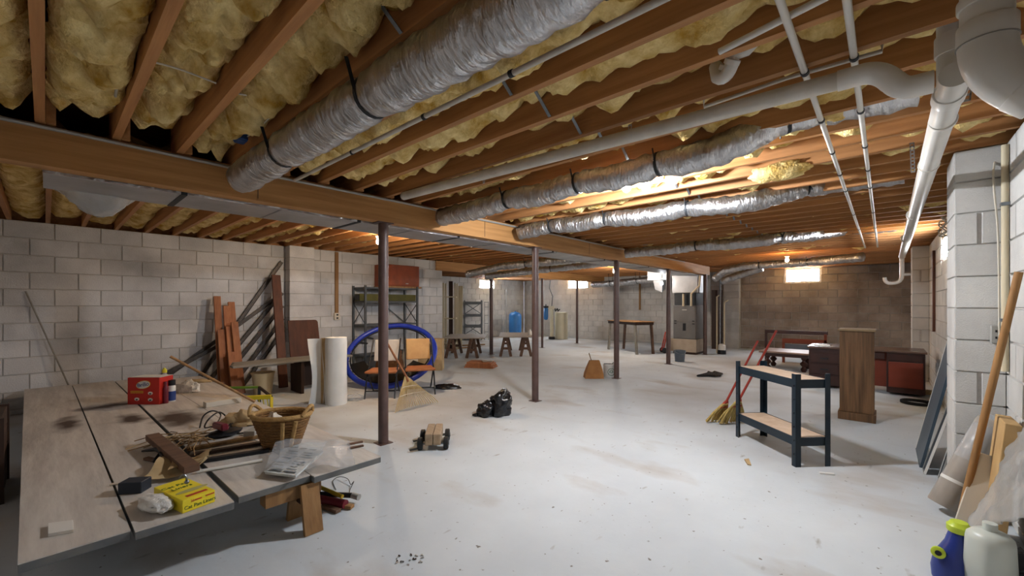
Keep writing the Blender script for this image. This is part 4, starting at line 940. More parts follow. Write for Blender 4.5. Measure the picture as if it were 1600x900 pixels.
def arc(r0, r1, a0, a1, m, name, th=.002):
    n = 20; P = []
    for k in range(n+1): a = a0+(a1-a0)*k/n; P.append((r1, a))
    for k in range(n, -1, -1): a = a0+(a1-a0)*k/n; P.append((r0, a))
    # wrapped on the bucket side
    def w(r, a, o):
        x, z = r*math.cos(a), r*math.sin(a); R_ = .1135+.00005+z*.045; return q+UP*(.1+z)+RT*R_*math.sin(x/R_)-FW*(R_*math.cos(x/R_)+o)
    mb = MB()
    for k in range(n):
        a, b_ = a0+(a1-a0)*k/n, a0+(a1-a0)*(k+1)/n
        mb.hexa([w(r0, a, .0), w(r1, a, .0), w(r1, b_, .0), w(r0, b_, .0), w(r0, a, th), w(r1, a, th), w(r1, b_, th), w(r0, b_, th)])
    mb.build(name, m, t)
arc(.058, .066, 0, 2*math.pi, M_green, 'emblem_ring'); arc(.026, .034, -.6, 3.6, M_green, 'emblem_curl'); arc(.012, .018, 2.5, 7.2, M_green, 'emblem_curl')
MB().tube([q-RT*.11+UP*.232, q-FW*.05+UP*.24, q+RT*.02-FW*.1+UP*.245, q+RT*.04-FW*.1+UP*.27], .007, 8).build('black_handle', M_blk, t, smooth=True)
q = fl(1062, 565)
t = thing('grey_bucket', q, 'blue-grey bucket on the floor beside the fourth post', 'bucket'); M_gb = mat('bluegrey_plastic', '4F5862', '5A646E', rough=.5)
MB().lathe(q, [(.1, 0), (.102, .004), (.122, .24), (.13, .245), (.13, .26), (.118, .26), (.098, .01), (.001, .008)], 26, cap=False).build('bucket', M_gb, t, smooth=True); MB().tube([q+RT*.125*math.cos(k*math.pi/8)-FW*.05*math.sin(k*math.pi/8)+UP*(.25-.07*math.sin(k*math.pi/8))-FW*.09*math.sin(k*math.pi/8) for k in range(9)], .004, 6).build('bail', M_galv, t)
P = [fl(x, y) for x, y in ((1088, 589), (1104, 585), (1106, 582), (1112, 584), (1116, 582), (1130, 586), (1127, 589), (1118, 590), (1108, 589))]
MB().prism([p+UP*.003 for p in P], UP*.035).build('black_rag', MATBLK, label='flat black rag lying on the open floor before the furnace', cat='rag', bevel=.01)
q = fl(637, 875)
t = thing('leaf_litter', q, 'small pile of dark debris on the floor in the foreground', 'debris')
for k in range(16):
    p = q+RT*random.uniform(-.06, .08)+FW*random.uniform(-.03, .04)+UP*.004; MB().box(p, (random.uniform(.006, .02), random.uniform(.004, .009), .004), rotz(random.random()*3)).build('flake', M_cond if k % 3 else M_dkw, t)
carton(fl(1292, 741), RT+FW*-.3, .1, .022, .012, M_white, 'chalk_piece', 'white strip lying on the floor below the black workbench', 'strip')
MB().prism([fl(x, y)+UP*.002 for x, y in ((1163, 719), (1170, 718), (1174, 728), (1168, 727))], UP*.008).build('dry_leaf', M_kraft, label='small dry leaf on the floor left of the black workbench', cat='leaf')

# ---------------------------------------------------------------- low plywood tables, lumber stack
M_ptop = wood('pale_table_ply', 'A89C8D', '938779', 'x', rnd=.05)
def sawhorse_A(t, c, u, v, ln, h, sp):              # rail along v, A-frames spread along u
    c = V(c); MB().bar(c+UP*(h-.045), c+v*ln+UP*(h-.045), .045, .09).build('rail', M_oldw, t)
    for f in (.1, ln-.1):
        for s in (-1, 1): MB().bar(c+v*f+u*s*sp, c+v*f+u*s*.025+UP*(h-.002), .045, .07, u).build('leg', M_oldw, t)
        MB().bar(c+v*f-u*sp*.62+UP*h*.42, c+v*f+u*sp*.62+UP*h*.42, .02, .06).build('brace', M_oldw, t)
def low_table(px0, px1, d, depth, zt, hpx, label, spread=.13):
    a, b_ = dep(px0, 500, d), dep(px1, 500, d); a.z = b_.z = 0; u = RT; v = FW
    t = thing('trestle_table', (a+b_)/2, label, 'table', 'trestle tables')
    q = [a, b_, b_+v*depth, a+v*depth]; MB().hexa([p+UP*(zt-.02) for p in q]+[p+UP*zt for p in q]).build('tabletop', M_ptop, t, bevel=.002)
    for hp in hpx:
        c = dep(hp, 500, d+.02); c.z = 0; sawhorse_A(t, c, u, v, depth-.06, zt-.021, spread)
low_table(691, 757, 9.95, 1.3, .5, (704, 737), 'low plywood table on sawhorses at the end of the left wall')
low_table(779, 833, 10.3, 1.6, .5, (790, 822), 'low plywood table on sawhorses right of the dark alcove post')
c3, a3 = V((10.15, 4.82, 0)), V((10.8, 5.97, 0)); u3 = (a3-c3).normalized(); v3 = V((u3.y, -u3.x, 0))
t = thing('trestle_table', c3, 'tall plywood table on sawhorses left of the furnace', 'table', 'trestle tables')
q = [c3, a3, a3+v3*.62, c3+v3*.62]; MB().hexa([p+UP*.83 for p in q]+[p+UP*.85 for p in q]).build('tabletop', M_tan, t, bevel=.002); MB().hexa([p+UP*.76+v3*.03*(1 if i in (0, 1) else -1) for i, p in enumerate(q)]+[p+UP*.829+v3*.03*(1 if i in (0, 1) else -1) for i, p in enumerate(q)]).build('apron', M_dkw, t)
for f in (.05, .95):
    for s in (0, 1):
        p = c3.lerp(a3, f)+v3*(.06+s*.5); MB().bar(p+u3*(.08 if f > .5 else -.08)-u3*(.1 if f > .5 else -.1)*0, p+UP*.758, .07, .045, v3).build('leg', M_oldw if s else M_gplank, t)
q = fl(751, 575)+FW*.12
t = thing('board_stack', q, 'stack of short red-brown boards on the floor before the low table', 'boards')
for k in range(5):
    R = rotz(YAW-math.pi/2-.25+.05*math.sin(k*2.1)); MB().box(q+UP*(.011+k*.024)+RT*.02*math.sin(k*3), (.62-.03*k, .34, .02), R).build('board', M_cedar, t, bevel=.002)
MB().box(q+UP*.128+RT*.12, (.2, .2, .012), rotz(YAW-1.3)).build('pale_offcut', M_ptop, t)
for (x0, y0, x1, y1, lb) in ((712, 540, 757, 538, 'long pale board lying on the floor behind the low table'), (714, 544, 750, 541, 'yellowish board lying on the floor behind the low table')):
    stick(fl(x0, y0, .02), fl(x1, y1, .02), .12, .03, M_tan, 'floor_board', lb)

# ---------------------------------------------------------------- alcove
q = dep(805, 500, 16.6); q.z = 0; M_bt = mat('blue_tank_paint', '2F6FB0', '3A7CBD', rough=.4, scale=3, spec=.5)
t = thing('pressure_tank', q, 'blue water pressure tank in the alcove corner', 'tank')
MB().lathe(q, [(.2, 0), (.2, .12), (.17, .13)], 26).build('skirt', M_blk, t, smooth=True); MB().lathe(q+UP*.13, [(.2, 0), (.245, .06), (.25, .12), (.25, .7), (.235, .78), (.17, .84), (.03, .87), (.03, .9)], 28).build('vessel', M_bt, t, smooth=True); MB().tube([q+UP*.1-RT*.2, q+UP*.1-RT*.35, q+UP*1.9-RT*.35], .015, 8).build('pipe', M_cond, t)
q = dep(877, 500, 15.6); q.z = 0; M_cream = mat('cream_plastic', 'C9C5AC', 'D3CFB8', rough=.45, scale=2)
t = thing('water_softener', q, 'cream cylindrical brine tank against the alcove wall', 'tank')
MB().lathe(q, [(.225, 0), (.235, .01), (.235, .95), (.225, .96)], 28).build('brine_tank', M_cream, t, smooth=True); MB().lathe(q+UP*.96, [(.24, 0), (.24, .035), (.2, .045)], 28).build('lid', M_cream, t, smooth=True)
q = dep(862, 500, 15.5); q.z = 0
t = thing('filter_column', q, 'slim cream filter column with a control head and black foot', 'water filter')
MB().lathe(q, [(.12, 0), (.12, .09), (.1, .1)], 20).build('foot', M_blk, t, smooth=True); MB().lathe(q+UP*.1, [(.06, 0), (.065, .02), (.065, .95), (.05, 1.0)], 20).build('column', M_cream, t, smooth=True); MB().box(q+UP*1.17-RT*.02, (.3, .22, .13), rotz(YAW)).build('control_head', M_cream, t, bevel=.015)
for k in (0, 1): MB().tube([q+UP*1.15+RT*(.12+.08*k), q+UP*1.05+RT*(.14+.1*k), q+UP*1.12+RT*(.2+.1*k)], .03, 10).build('valve', M_blk, t, smooth=True)
MB().tube([q+UP*1.23, q+UP*1.6+RT*.03, q+UP*1.9-RT*.08, q+UP*2.2-RT*.05], .014, 8).build('cable', M_strap, t)
q = dep(853, 490, 15.4); 
t = thing('blue_cartridge', V((q.x, q.y, .7)), 'blue water filter cartridge hanging beside the control head', 'water filter')
zf_ = dep(853, 500, 15.4).z
MB().lathe(V((q.x, q.y, zf_)), [(.02, 0), (.07, .03), (.085, .1), (.085, .42), (.06, .45)], 20).build('cartridge', M_bt, t, smooth=True); MB().lathe(V((q.x, q.y, zf_+.45)), [(.095, 0), (.095, .07)], 20).build('cap', M_blk, t, smooth=True); MB().tube([V((q.x, q.y, zf_+.5)), V((q.x, q.y, zf_+.58))], .02, 8).build('pipe', M_blk, t)
q = dep(828, 519, 10.9); q.z = .501
t = thing('white_jug', q, 'small white jug standing on the right low table', 'jug'); MB().lathe(q, [(.055, 0), (.058, .01), (.058, .08), (.03, .115), (.022, .12), (.022, .135)], 18).build('body', M_white, t, smooth=True); MB().lathe(q+UP*.135, [(.024, 0), (.024, .015)], 14).build('cap', M_white, t)
# metal shelf and wooden rack
a, b_ = dep(726, 500, 15.2), dep(752, 500, 15.2); a.z = b_.z = 0; M_gm = mat('grey_metal_shelf', '6A6F73', '7B8084', rough=.5, metal=.3)
t = thing('metal_rack', (a+b_)/2, 'grey metal rack standing in front of the alcove back wall', 'shelf')
for p in (a, b_, a+FW*.35, b_+FW*.35): MB().bar(p, p+UP*1.45, .04, .04, FW).build('upright', M_gm, t)
for z in (.15, .55, .95, 1.4): 
    q4 = [a, b_, b_+FW*.35, a+FW*.35]; MB().hexa([p+UP*(z-.1) for p in q4]+[p+UP*z for p in q4]).build('shelf_board', M_gm, t)
for z in (.2, .95): MB().bar(a+UP*z, b_+UP*(z+.4), .025, .006, FW).build('brace', M_gm, t); MB().bar(b_+UP*z, a+UP*(z+.4), .025, .006, FW).build('brace', M_gm, t)
c = b_+RT*.12
t = thing('wire_rack', c, 'thin wire rack beside the grey metal rack in the alcove', 'rack')
for p in (c, c+RT*.14): MB().tube([p, p+UP*1.4], .01, 6).build('upright', M_gm, t)
for z in (.3, .6, .9, 1.2, 1.38): MB().tube([c+UP*z, c+RT*.14+UP*z], .008, 6).build('rung', M_gm, t)
M_wwood = wood('whitish_wood', 'CFC4A8', 'BBAE90', 'z'); a, b_ = dep(693, 500, 11.6), dep(711, 500, 11.6); a.z = b_.z = 0
t = thing('wooden_rack', (a+b_)/2, 'pale wooden rack standing just past the end of the left wall', 'shelf')
for p in (a, b_, a+FW*.4, b_+FW*.4): MB().bar(p, p+UP*1.9, .05, .04, FW).build('upright', M_wwood, t)
MB().bar((a+b_)/2+RT*.03+FW*.1, (a+b_)/2+RT*.03+FW*.1+UP*1.95, .11, .05, FW).build('dark_post', M_dkw, t)
for y in (463, 497, 537): 
    z = dep(700, y, 11.6).z; q4 = [a-FW*.025, b_-FW*.025, b_+FW*.42, a+FW*.42]; MB().hexa([p+UP*(z-.03) for p in q4]+[p+UP*z for p in q4]).build('shelf_board', M_wwood, t)
a = dep(718, 500, 12.2); a.z = 0
MB().bar(a, a+UP*1.85+FW*.25, .14, .03, FW).build('pale_board', M_wwood, label='pale board leaning upright beside the wooden rack', cat='board', bevel=.002)
# wooden drop strip on alcove wall
zl = onX(1000, 484, XF).z; yl = onX(1000, 484, XF).y
MB().bb(XF-.03, XF-.0005, yl-.03, yl+.03, zl, ZW-.02).build('conduit_strip', M_tan, label='wooden strip running down the far alcove wall above the tall table', cat='strip')
# furnace
M_fgrey = mat('furnace_grey', '5B5A59', '656463', rough=.5, scale=3); M_fbase = mat('furnace_tan_metal', '9C8F7F', 'A99C8C', rough=.5, metal=.3)
fx, y0, y1 = 11.15, 3.62, 4.2; zf0, zf1 = onX(1072, 530, fx).z, onX(1072, 477, fx).z
t = thing('furnace', (fx+.35, 3.9, 0), 'grey upright furnace on a tan metal base at the end of the girder', 'furnace')
MB().bb(fx, fx+.7, y0, y1, zf0, zf1).build('cabinet', M_fgrey, t, bevel=.006); MB().bb(fx-.03, fx+.74, y0-.02, y1+.08, .06, zf0-.001).build('return_base', M_fbase, t, bevel=.004); MB().bb(fx, fx+.7, y0, y1, 0, .059).build('plinth', M_dkw, t)
MB().bb(fx+.03, fx+.67, y0+.02, y1-.02, zf1+.001, zf1+.32).build('plenum', M_strap, t); MB().bb(fx-.02, fx+.7, y0-.04, y1+.02, zf1+.33, 2.055).build('upper_plenum', M_bare, t)
zm = (zf0+zf1)/2
MB().bb(fx-.008, fx-.0005, y0+.02, y1-.02, zm+.005, zf1-.02).build('upper_door', M_fgrey, t, bevel=.002); MB().bb(fx-.008, fx-.0005, y0+.02, y1-.02, zf0+.02, zm-.005).build('lower_door', M_fgrey, t, bevel=.002)
MB().bb(fx-.011, fx-.0085, 3.87, 3.95, zm-.22, zm-.03).build('louvre', M_blk, t)
for y in (y0+.06, y1-.06):
    for z in (zm+.02, zm-.05): MB().bb(fx-.016, fx-.0085, y-.03, y+.03, z, z+.025).build('latch', M_blk, t)
for y in (3.72, 3.92): MB().tube([(fx-.05, y, zf1-.02), (fx-.05, y, zf1+.3)]+([] if y > 3.8 else [(fx-.05, y-.2, zf1+.5), (fx-.05, y-.22, 2.05)]), .025, 10).build('vent_pipe', M_wwood, t, smooth=True)
MB().box((fx-.03, 3.9, zf1-.12), (.004, .12, .03)).build('badge', M_cond, t)
x_ = 11.8; 
t = thing('gas_piping', (x_, 3.2, 0), 'tangle of pale pipes right of the furnace post', 'pipes')
for k, (y, z1) in enumerate(((3.3, 1.5), (3.12, 1.35), (3.22, 2.0))): MB().tube([(x_, y, .02), (x_, y, z1), (x_+.1, y-.06, z1+.06)], .018, 10).build('pipe', M_wwood if k < 2 else M_galv, t, smooth=True)
MB().lathe((x_, 3.18, .0), [(.1, 0), (.1, .1), (.09, .11)], 18).build('pump_foot', M_blk, t, smooth=True); MB().lathe((x_, 3.18, .11), [(.09, 0), (.09, .12), (.05, .16)], 18).build('pump_body', M_white, t, smooth=True)
MB().bb(13.0, 13.5, 3.62, 3.78, 0, 1.72).build('dark_cupboard', M_dkw, label='narrow dark board standing against the far wall right of the furnace', cat='board')
# return duct boot and hanging transformer
q = dep(1030, 447, 11.6)
t = thing('duct_boot', q-UP*.15, 'bare metal duct boot hanging left of the furnace', 'duct')
MB().hexa([q+V(p) for p in ((-.05, -.1, -.18), (.12, -.1, -.1), (.12, .1, -.02), (-.05, .1, -.1), (-.08, -.12, .16), (.15, -.12, .16), (.15, .14, .16), (-.08, .14, .16))]).build('boot', M_bare, t, bevel=.005); MB().bb(q.x-.1, q.x+.2, q.y-.25, q.y+.3, q.z+.161, ZJ-.003).build('header', M_bare, t, bevel=.005)
# red hand truck
a = fl(1036, 552); M_rd = mat('red_paint', 'A8392B', rough=.45)
t = thing('hand_truck', a, 'small red hand truck leaning left of the fourth post', 'hand truck')
for s in (0, .22): MB().tube([a+FW*s*.6-RT*.1*0+UP*.06, a+FW*s*.6+RT*.16+UP*.55+FW*.12], .018, 10).build('rail', M_rd, t, smooth=True)
for f in (.25, .6): p = a+RT*.16*f+UP*(.06+.49*f)+FW*.12*f; MB().tube([p, p+FW*.13], .014, 8).build('rung', M_rd, t)
MB().bar(a+UP*.012-RT*.05, a+FW*.14+UP*.012-RT*.05, .16, .012).build('toe_plate', M_cond, t)
for s in (-.03, .16): MB().lathe(a+FW*s+RT*.04+UP*.075-FW*.012, [(.06, 0), (.075, .004), (.075, .02), (.06, .024)], 18, FW).build('wheel', M_rub, t, smooth=True)

# ---------------------------------------------------------------- right side: workbench, brooms, cabinet, desk
M_navyst = mat('blue_black_steel', '10202C', '162834', rough=.45, metal=.2, scale=6, spec=.5); M_chip = mat('particle_board', 'B59C84', 'C9B29B', rough=.8, scale=8, bump=.1)
fl_, fr_ = V((4.0, .53, 0)), V((4.215, .325, 0)); ua = V((.695, .719, 0)).normalized(); ub = (fr_-fl_).normalized(); LL, WW, HT = .79, .297, .745
t = thing('workbench_shelf', fl_+ua*LL/2+ub*WW/2, 'black steel two-tier workbench frame with particle board shelves', 'workbench')
for (a, b_) in ((0, 0), (0, 1), (1, 0), (1, 1)):
    p = fl_+ua*LL*a+ub*WW*b_; sa, sb = (1 if a == 0 else -1), (1 if b_ == 0 else -1)
    L_ = MB(); L_.hexa([p+d+UP*z for z in (0, HT) for d in (V((0, 0, 0)), ua*sa*.045, ua*sa*.045+ub*sb*.004, ub*sb*.004)]); L_.hexa([p+d+UP*z for z in (0, HT) for d in (V((0, 0, 0)), ub*sb*.045, ub*sb*.045+ua*sa*.004, ua*sa*.004)]); lg = L_.build('upright', M_navyst, t)
    for k in range(6): MB().box(p+ua*sa*.022-ub*sb*.001+UP*(.1+k*.11), (.008, .008, .014), rotz(math.atan2(ua.y, ua.x))).build('keyhole', M_blk, lg)
for z in (.235, .7):
    for b_ in (.012, WW-.012): MB().bar(fl_+ua*.005+ub*b_+UP*(z-.035), fl_+ua*(LL-.005)+ub*b_+UP*(z-.035), .008, .07).build('side_beam', M_navyst, t)
    for a in (.012, LL-.012): MB().bar(fl_+ua*a+ub*.01+UP*(z-.035), fl_+ua*a+ub*(WW-.01)+UP*(z-.035), .008, .07).build('end_beam', M_navyst, t)
    q4 = [fl_+ua*.018+ub*.018, fl_+ua*(LL-.018)+ub*.018, fl_+ua*(LL-.018)+ub*(WW-.018), fl_+ua*.018+ub*(WW-.018)]; MB().hexa([p+UP*(z-.016) for p in q4]+[p+UP*(z-.002) for p in q4]).build('shelf_board', M_chip, t)
M_straw = mat('broom_straw', 'A98F4E', 'C2A968', rough=.85, scale=25, stretch=(2, 2, .5), bump=.5); M_redh = mat('red_broom_handle', '8E2F24', '7A281F', rough=.4, scale=3)
def broom(bx0, bx1, by, neck, dn, top, dt, label, seed):
    p0_, p1_ = fl(bx0, by), fl(bx1, by-4); nk = dep(*neck, dn); tp = dep(*top, dt); u = (p1_-p0_).normalized(); v = V((-u.y, u.x, 0))
    t = thing('corn_broom', (p0_+p1_)/2, label, 'broom', 'corn brooms')
    rnd = random.Random(seed); ln = (p1_-p0_).length
    for k in range(30):
        f = (k+.5)/30; e = p0_+u*ln*f+v*rnd.uniform(-.025, .025)+UP*(.004+.02*rnd.random()); s_ = nk+u*(f-.5)*.07+v*rnd.uniform(-.01, .01)
        MB().tube([s_, s_.lerp(e, .5)+(u*(f-.5)*.05), e], [.008, .009, .006], 5).build('bristle_bundle', M_straw, t)
    m = nk.lerp((p0_+p1_)/2, .22)
    MB().hexa([m-u*.062-v*.02, m+u*.062-v*.02, m+u*.062+v*.02, m-u*.062+v*.02]+[nk+(tp-nk).normalized()*.05+d for d in (-u*.016-v*.014, u*.016-v*.014, u*.016+v*.014, -u*.016+v*.014)]).build('red_collar', M_rd, t, bevel=.006)
    MB().tube([nk, tp], .0125, 10).build('handle', M_redh, t, smooth=True)
broom(1101, 1131, 661, (1133, 631), 4.55, (1184, 533), 5.0, 'corn broom with the darker red handle, on the left of the pair', 1)
broom(1122, 1158, 664, (1153, 628), 4.42, (1213, 517), 4.9, 'corn broom with the brighter red handle, half behind the workbench', 2)
M_oak = wood('dark_oak', '755638', '463019', 'z', rnd=.05, scale=14)
t = thing('oak_cabinet', (6.2, .235, 0), 'tall narrow oak cabinet standing alone behind the workbench', 'cabinet')
MB().bb(6.05, 6.36, .085, .385, .09, 1.0).build('body', M_oak, t, bevel=.003); MB().bb(6.03, 6.38, .07, .4, 0, .089).build('plinth', M_oak, t, bevel=.004); MB().bb(6.03, 6.38, .07, .4, 1.001, 1.025).build('top', wood('oak_top', '8F7858', '7A6446', 'y'), t, bevel=.003)
M_mahog = mat('mahogany', '2E1712', '3A1D15', rough=.4, scale=4, stretch=(1, 1, .3)); M_redw = mat('red_mahogany', '6A2A17', '7A321C', rough=.4, scale=4, stretch=(1, .3, 1)); M_dtop = mat('desk_top', '5A4338', '4A352B', rough=.25, spec=.6, scale=3)
DX, DY0, DY1, DH = 8.1, -.42, .9, .64
t = thing('writing_desk', (DX+.3, .24, 0), 'dark mahogany desk in front of the far wall', 'desk')
MB().bb(DX-.02, DX+.68, DY0-.02, DY1+.02, DH-.03, DH).build('desktop', M_dtop, t, bevel=.004); MB().bb(DX, DX+.66, DY1-.4, DY1, .04, DH-.031).build('pedestal', M_mahog, t, bevel=.004); MB().bb(DX, DX+.66, DY0, DY0+.4, .04, DH-.031).build('pedestal', M_mahog, t, bevel=.004)
MB().bb(DX+.1, DX+.14, DY0+.401, DY1-.401, .1, DH-.031).build('modesty_panel', M_redw, t); MB().bb(DX-.012, DX-.0005, DY0+.02, DY0+.38, .12, DH-.16).build('pedestal_door', M_redw, t, bevel=.003); MB().bb(DX-.012, DX-.0005, DY0+.02, DY0+.38, DH-.14, DH-.05).build('drawer', M_mahog, t, bevel=.003)
d_ = MB().bb(DX-.012, DX-.0005, DY0+.42, DY1-.42, DH-.13, DH-.04).build('centre_drawer', M_mahog, t, bevel=.003); MB().box((DX-.02, .24, DH-.085), (.014, .1, .02)).build('pull', M_blk, d_)
for z in (.12, .29, .46): dd = MB().bb(DX-.012, DX-.0005, DY1-.38, DY1-.02, z-.07, z+.08).build('drawer', M_mahog, t, bevel=.003); MB().box((DX-.02, DY1-.2, z), (.014, .1, .02)).build('pull', M_blk, dd)
MB().box((DX-.006, DY0+.16, .2), (.008, .16, .07)).build('vent_grille', M_blk, t)
carton((DX+.2, .75, DH+.001), (0, 1, 0), .2, .14, .012, M_white, 'paper_pad', 'white papers lying on the left of the mahogany desk', 'paper')
carton((DX-.2, .42, .001), (0, 1, 0), .1, .06, .33, M_kraft, 'tan_folder', 'tan cardboard folder standing in front of the desk by the oak cabinet', 'folder')
carton(fl(1447, 616), RT, .13, .09, .06, M_kraft, 'small_carton', 'small tan carton on the floor at the right of the desk', 'box')
q = fl(1432, 631)
t = thing('hose_coil', q, 'black hose coiled on the floor in front of the desk', 'hose')
for k in range(2): MB().tube([q+V((math.cos(a)*.15, math.sin(a)*.15, .012+.018*k)) for a in [2*math.pi*i/28 for i in range(28)]], .011, 8, closed=True).build('coil', M_rub, t, smooth=True)
# coffee table with turned legs
M_ctop = mat('worn_table_top', '7A6252', '92796A', rough=.35, scale=4, spec=.5); q = fl(1232, 580); cx, cy = q.x+.25, q.y
t = thing('coffee_table', (cx+.2, cy+.05, 0), 'low dark coffee table with bulbous turned legs beside the desk', 'table')
MB().bb(cx-.3, cx+.5, cy-.38, cy+.5, .335, .37).build('tabletop', M_ctop, t, bevel=.006); MB().bb(cx-.25, cx+.45, cy-.32, cy+.44, .27, .334).build('apron', M_mahog, t)
for (a, b_) in ((-.2, -.24), (-.2, .36), (.38, -.24), (.38, .36)): MB().lathe((cx+a, cy+b_, 0), [(.03, 0), (.05, .03), (.055, .06), (.03, .09), (.025, .1), (.06, .14), (.062, .17), (.03, .2), (.025, .22), (.045, .25), (.045, .269)], 18).build('turned_leg', M_mahog, t, smooth=True)
# settee frame behind
M_orw = wood('orange_red_wood', '7A3C24', '5E2A17', 'y'); XS = 11.0
def sp_(px, py): return onX(px, py, XS)
t = thing('settee_frame', V((XS, sp_(1250, 540).y, 0)), 'bare red-brown wooden settee frame against the far wall behind the coffee table', 'furniture frame')
ya_, yb_ = sp_(1222, 540).y, sp_(1292, 540).y; ztr = sp_(1255, 530).z
MB().bb(XS, XS+.04, yb_, ya_, ztr-.1, ztr).build('back_rail', M_orw, t, bevel=.005); MB().bb(XS, XS+.04, ya_-.05, ya_, 0, ztr-.1).build('post', M_orw, t); MB().bb(XS, XS+.04, yb_, yb_+.05, 0, ztr+.12).build('post', M_orw, t)
yc = sp_(1192, 540).y; MB().bb(XS+.2, XS+.25, yc-.05, yc, 0, sp_(1192, 516).z).build('post', M_mahog, t); MB().bb(XS+.2, XS+.24, yb_, yc, sp_(1200, 519).z-.03, sp_(1200, 516).z).build('top_rail', M_mahog, t)
MB().bb(XS, XS+.5, yb_+.05, ya_-.05, .22, .3).build('seat_rail', M_orw, t); MB().bb(XS+.01, XS+.03, yb_+.05, ya_-.05, .31, ztr-.12).build('back_panel', M_gb, t)

# ---------------------------------------------------------------- right wall: panels, pole, roll, plastic, jug
M_slate = mat('slate_blue_panel', '33424E', '3D4C58', rough=.4, scale=4)
def lean_panel(x0, x1, yb_, zt_, m, label, th, trims, yt=-.51):
    t = thing('framed_sheet', ((x0+x1)/2, yb_, 0), label, 'panel', 'panels leaning on the right wall')
    d = (V((0, yt, zt_))-V((0, yb_, 0))).normalized(); n = V((0, d.z, -d.y))
    q = [V((x0, yb_, .004)), V((x1, yb_, .004)), V((x1, yt, zt_)), V((x0, yt, zt_))]
    MB().hexa([p-n*th for p in q]+[p for p in q]).build('face', m, t)
    for (a, b_), tm in zip(((0, 1), (1, 2), (2, 3), (3, 0)), trims): MB().bar(q[a]-n*th/2, q[b_]-n*th/2, .012, th+.004, n).build('edge_trim', tm, t)
    return t
M_slate2 = mat('dark_sash_glass', '2F3439', '3B4045', rough=.25, scale=3)
lean_panel(4.66, 5.24, -.21, 1.5, M_slate, 'tall slate-blue panel with a white edge leaning past the near pilaster', .014, (M_slate, M_white, M_slate, M_slate))
lean_panel(4.5, 4.63, -.225, 1.1, M_slate2, 'narrow grey-framed panel leaning in front of the slate-blue panel', .01, (M_cond, M_cond, M_cond, M_white))
lean_panel(4.39, 4.48, -.3, .95, M_slate2, 'small window sash leaning against the wall beside the near pilaster', .01, (M_cond, M_white, M_white, M_cond))
M_pole = wood('pole_wood', '9C7446', '7F5B34', 'z')
a = fl(1497, 825)
MB().tube([a+UP*.004, onY(1592, 425, -.535)], .017, 12).build('wooden_pole', M_pole, label='long wooden pole leaning on the right wall beside the near pilaster', cat='pole', smooth=True)
# wrapped roll
b0 = fl(1466, 800)+UP*.012; b1 = dep(1543, 672, 2.56); dd = (b1-b0).normalized()
M_rollc = mat('grey_wrapped_roll', '8F8880', 'A39C94', rough=.3, scale=4, stretch=(1, 1, .3), bump=.2)
t = thing('wrapped_roll', b0, 'grey cardboard roll wrapped in clear plastic leaning by the near pilaster', 'roll')
MB().lathe(b0+dd*.04, [(.068, 0), (.07, .01), (.07, .58), (.066, .6), (.05, .601), (.05, .5)], 26, dd).build('roll', M_rollc, t, smooth=True); MB().lathe(b0+dd*.2, [(.0715, 0), (.0715, .02)], 26, dd).build('tape_band', M_white, t, smooth=True); MB().lathe(b0+dd*.36, [(.0722, 0), (.073, .15), (.07, .24), (.05, .29), (.03, .31)], 22, dd, cap=False).build('plastic_sleeve', M_film, t, smooth=True)
# tan boards
M_tanb = mat('tan_fibreboard', 'B08F5F', 'BD9C6B', rough=.75, scale=5)
def wedge(pb, pt, w, th, m, name, label, n): return MB().bar(pb, pt, w, th, n).build(name, m, label=label, cat='board', bevel=.003)
wedge(V((3.48, -.44, .004)), V((3.48, -.5, .68)), .26, .06, M_tanb, 'tan_board', 'thick tan board leaning on the right wall behind the wrapped roll', (0, 1, .25))
wedge(fl(1520, 835)+UP*.004, dep(1560, 716, 2.33), .02, .16, M_card, 'pale_edge_board', 'thin pale board standing on edge in front of the tan board', (0, 1, .3))
# plastic sheet
DP = [dep(1585, 690, 2.25), dep(1660, 600, 1.7), dep(1650, 800, 1.65), dep(1512, 834, 2.08)]
def dropf(a, b):
    p = (DP[0]*(1-a)+DP[1]*a)*(1-b)+(DP[3]*(1-a)+DP[2]*a)*b; k = noise.noise(V((a*4, b*3, 1)))*.05+noise.noise(V((a*9, b*7, 4)))*.03
    return p+V((-.5*k, abs(k), .4*k))
MB().sheet(dropf, 28, 22, (0, .002, 0)).build('plastic_drop_sheet', mat('cloudy_plastic', 'B9B7B3', rough=.3, alpha=.5, bump=.8, bscale=14, scale=6), label='crumpled cloudy plastic sheet draped against the right wall', cat='plastic sheet', smooth=2)
crumple(V((3.02, -.44, 0)), .17, .08, .12, 'black_sack', MATBLK, 'black sack on the floor below the plastic sheet', 'bag', 21, amp=.2)
# jug
q = fl(1547, 928); M_hdpe = mat('frosted_jug', 'C6CCC4', 'D2D7CF', rough=.35, scale=3, alpha=.93, spec=.5)
t = thing('plastic_jug', q, 'frosted white plastic jug at the lower right corner', 'jug')
mb = MB(); lv = [(.066, 0), (.072, .012), (.072, .24), (.068, .262), (.052, .28), (.022, .288), (.022, .3)]; vs = []
for (r, z) in lv:
    for k in range(28):
        a = 2*math.pi*k/28; e = 4 if z < .21 else 2.4; cs, sn = math.cos(a), math.sin(a); rr = r/((abs(cs)**e+abs(sn)**e)**(1/e)); vs.append(q+RT*rr*cs*1.08+FW*rr*sn+UP*z)
mb.add(vs, [(i*28+k, i*28+(k+1) % 28, (i+1)*28+(k+1) % 28, (i+1)*28+k) for i in range(len(lv)-1) for k in range(28)]+[tuple(range(27, -1, -1)), tuple(6*28+k for k in range(28))]); mb.build('body', M_hdpe, t, smooth=True)
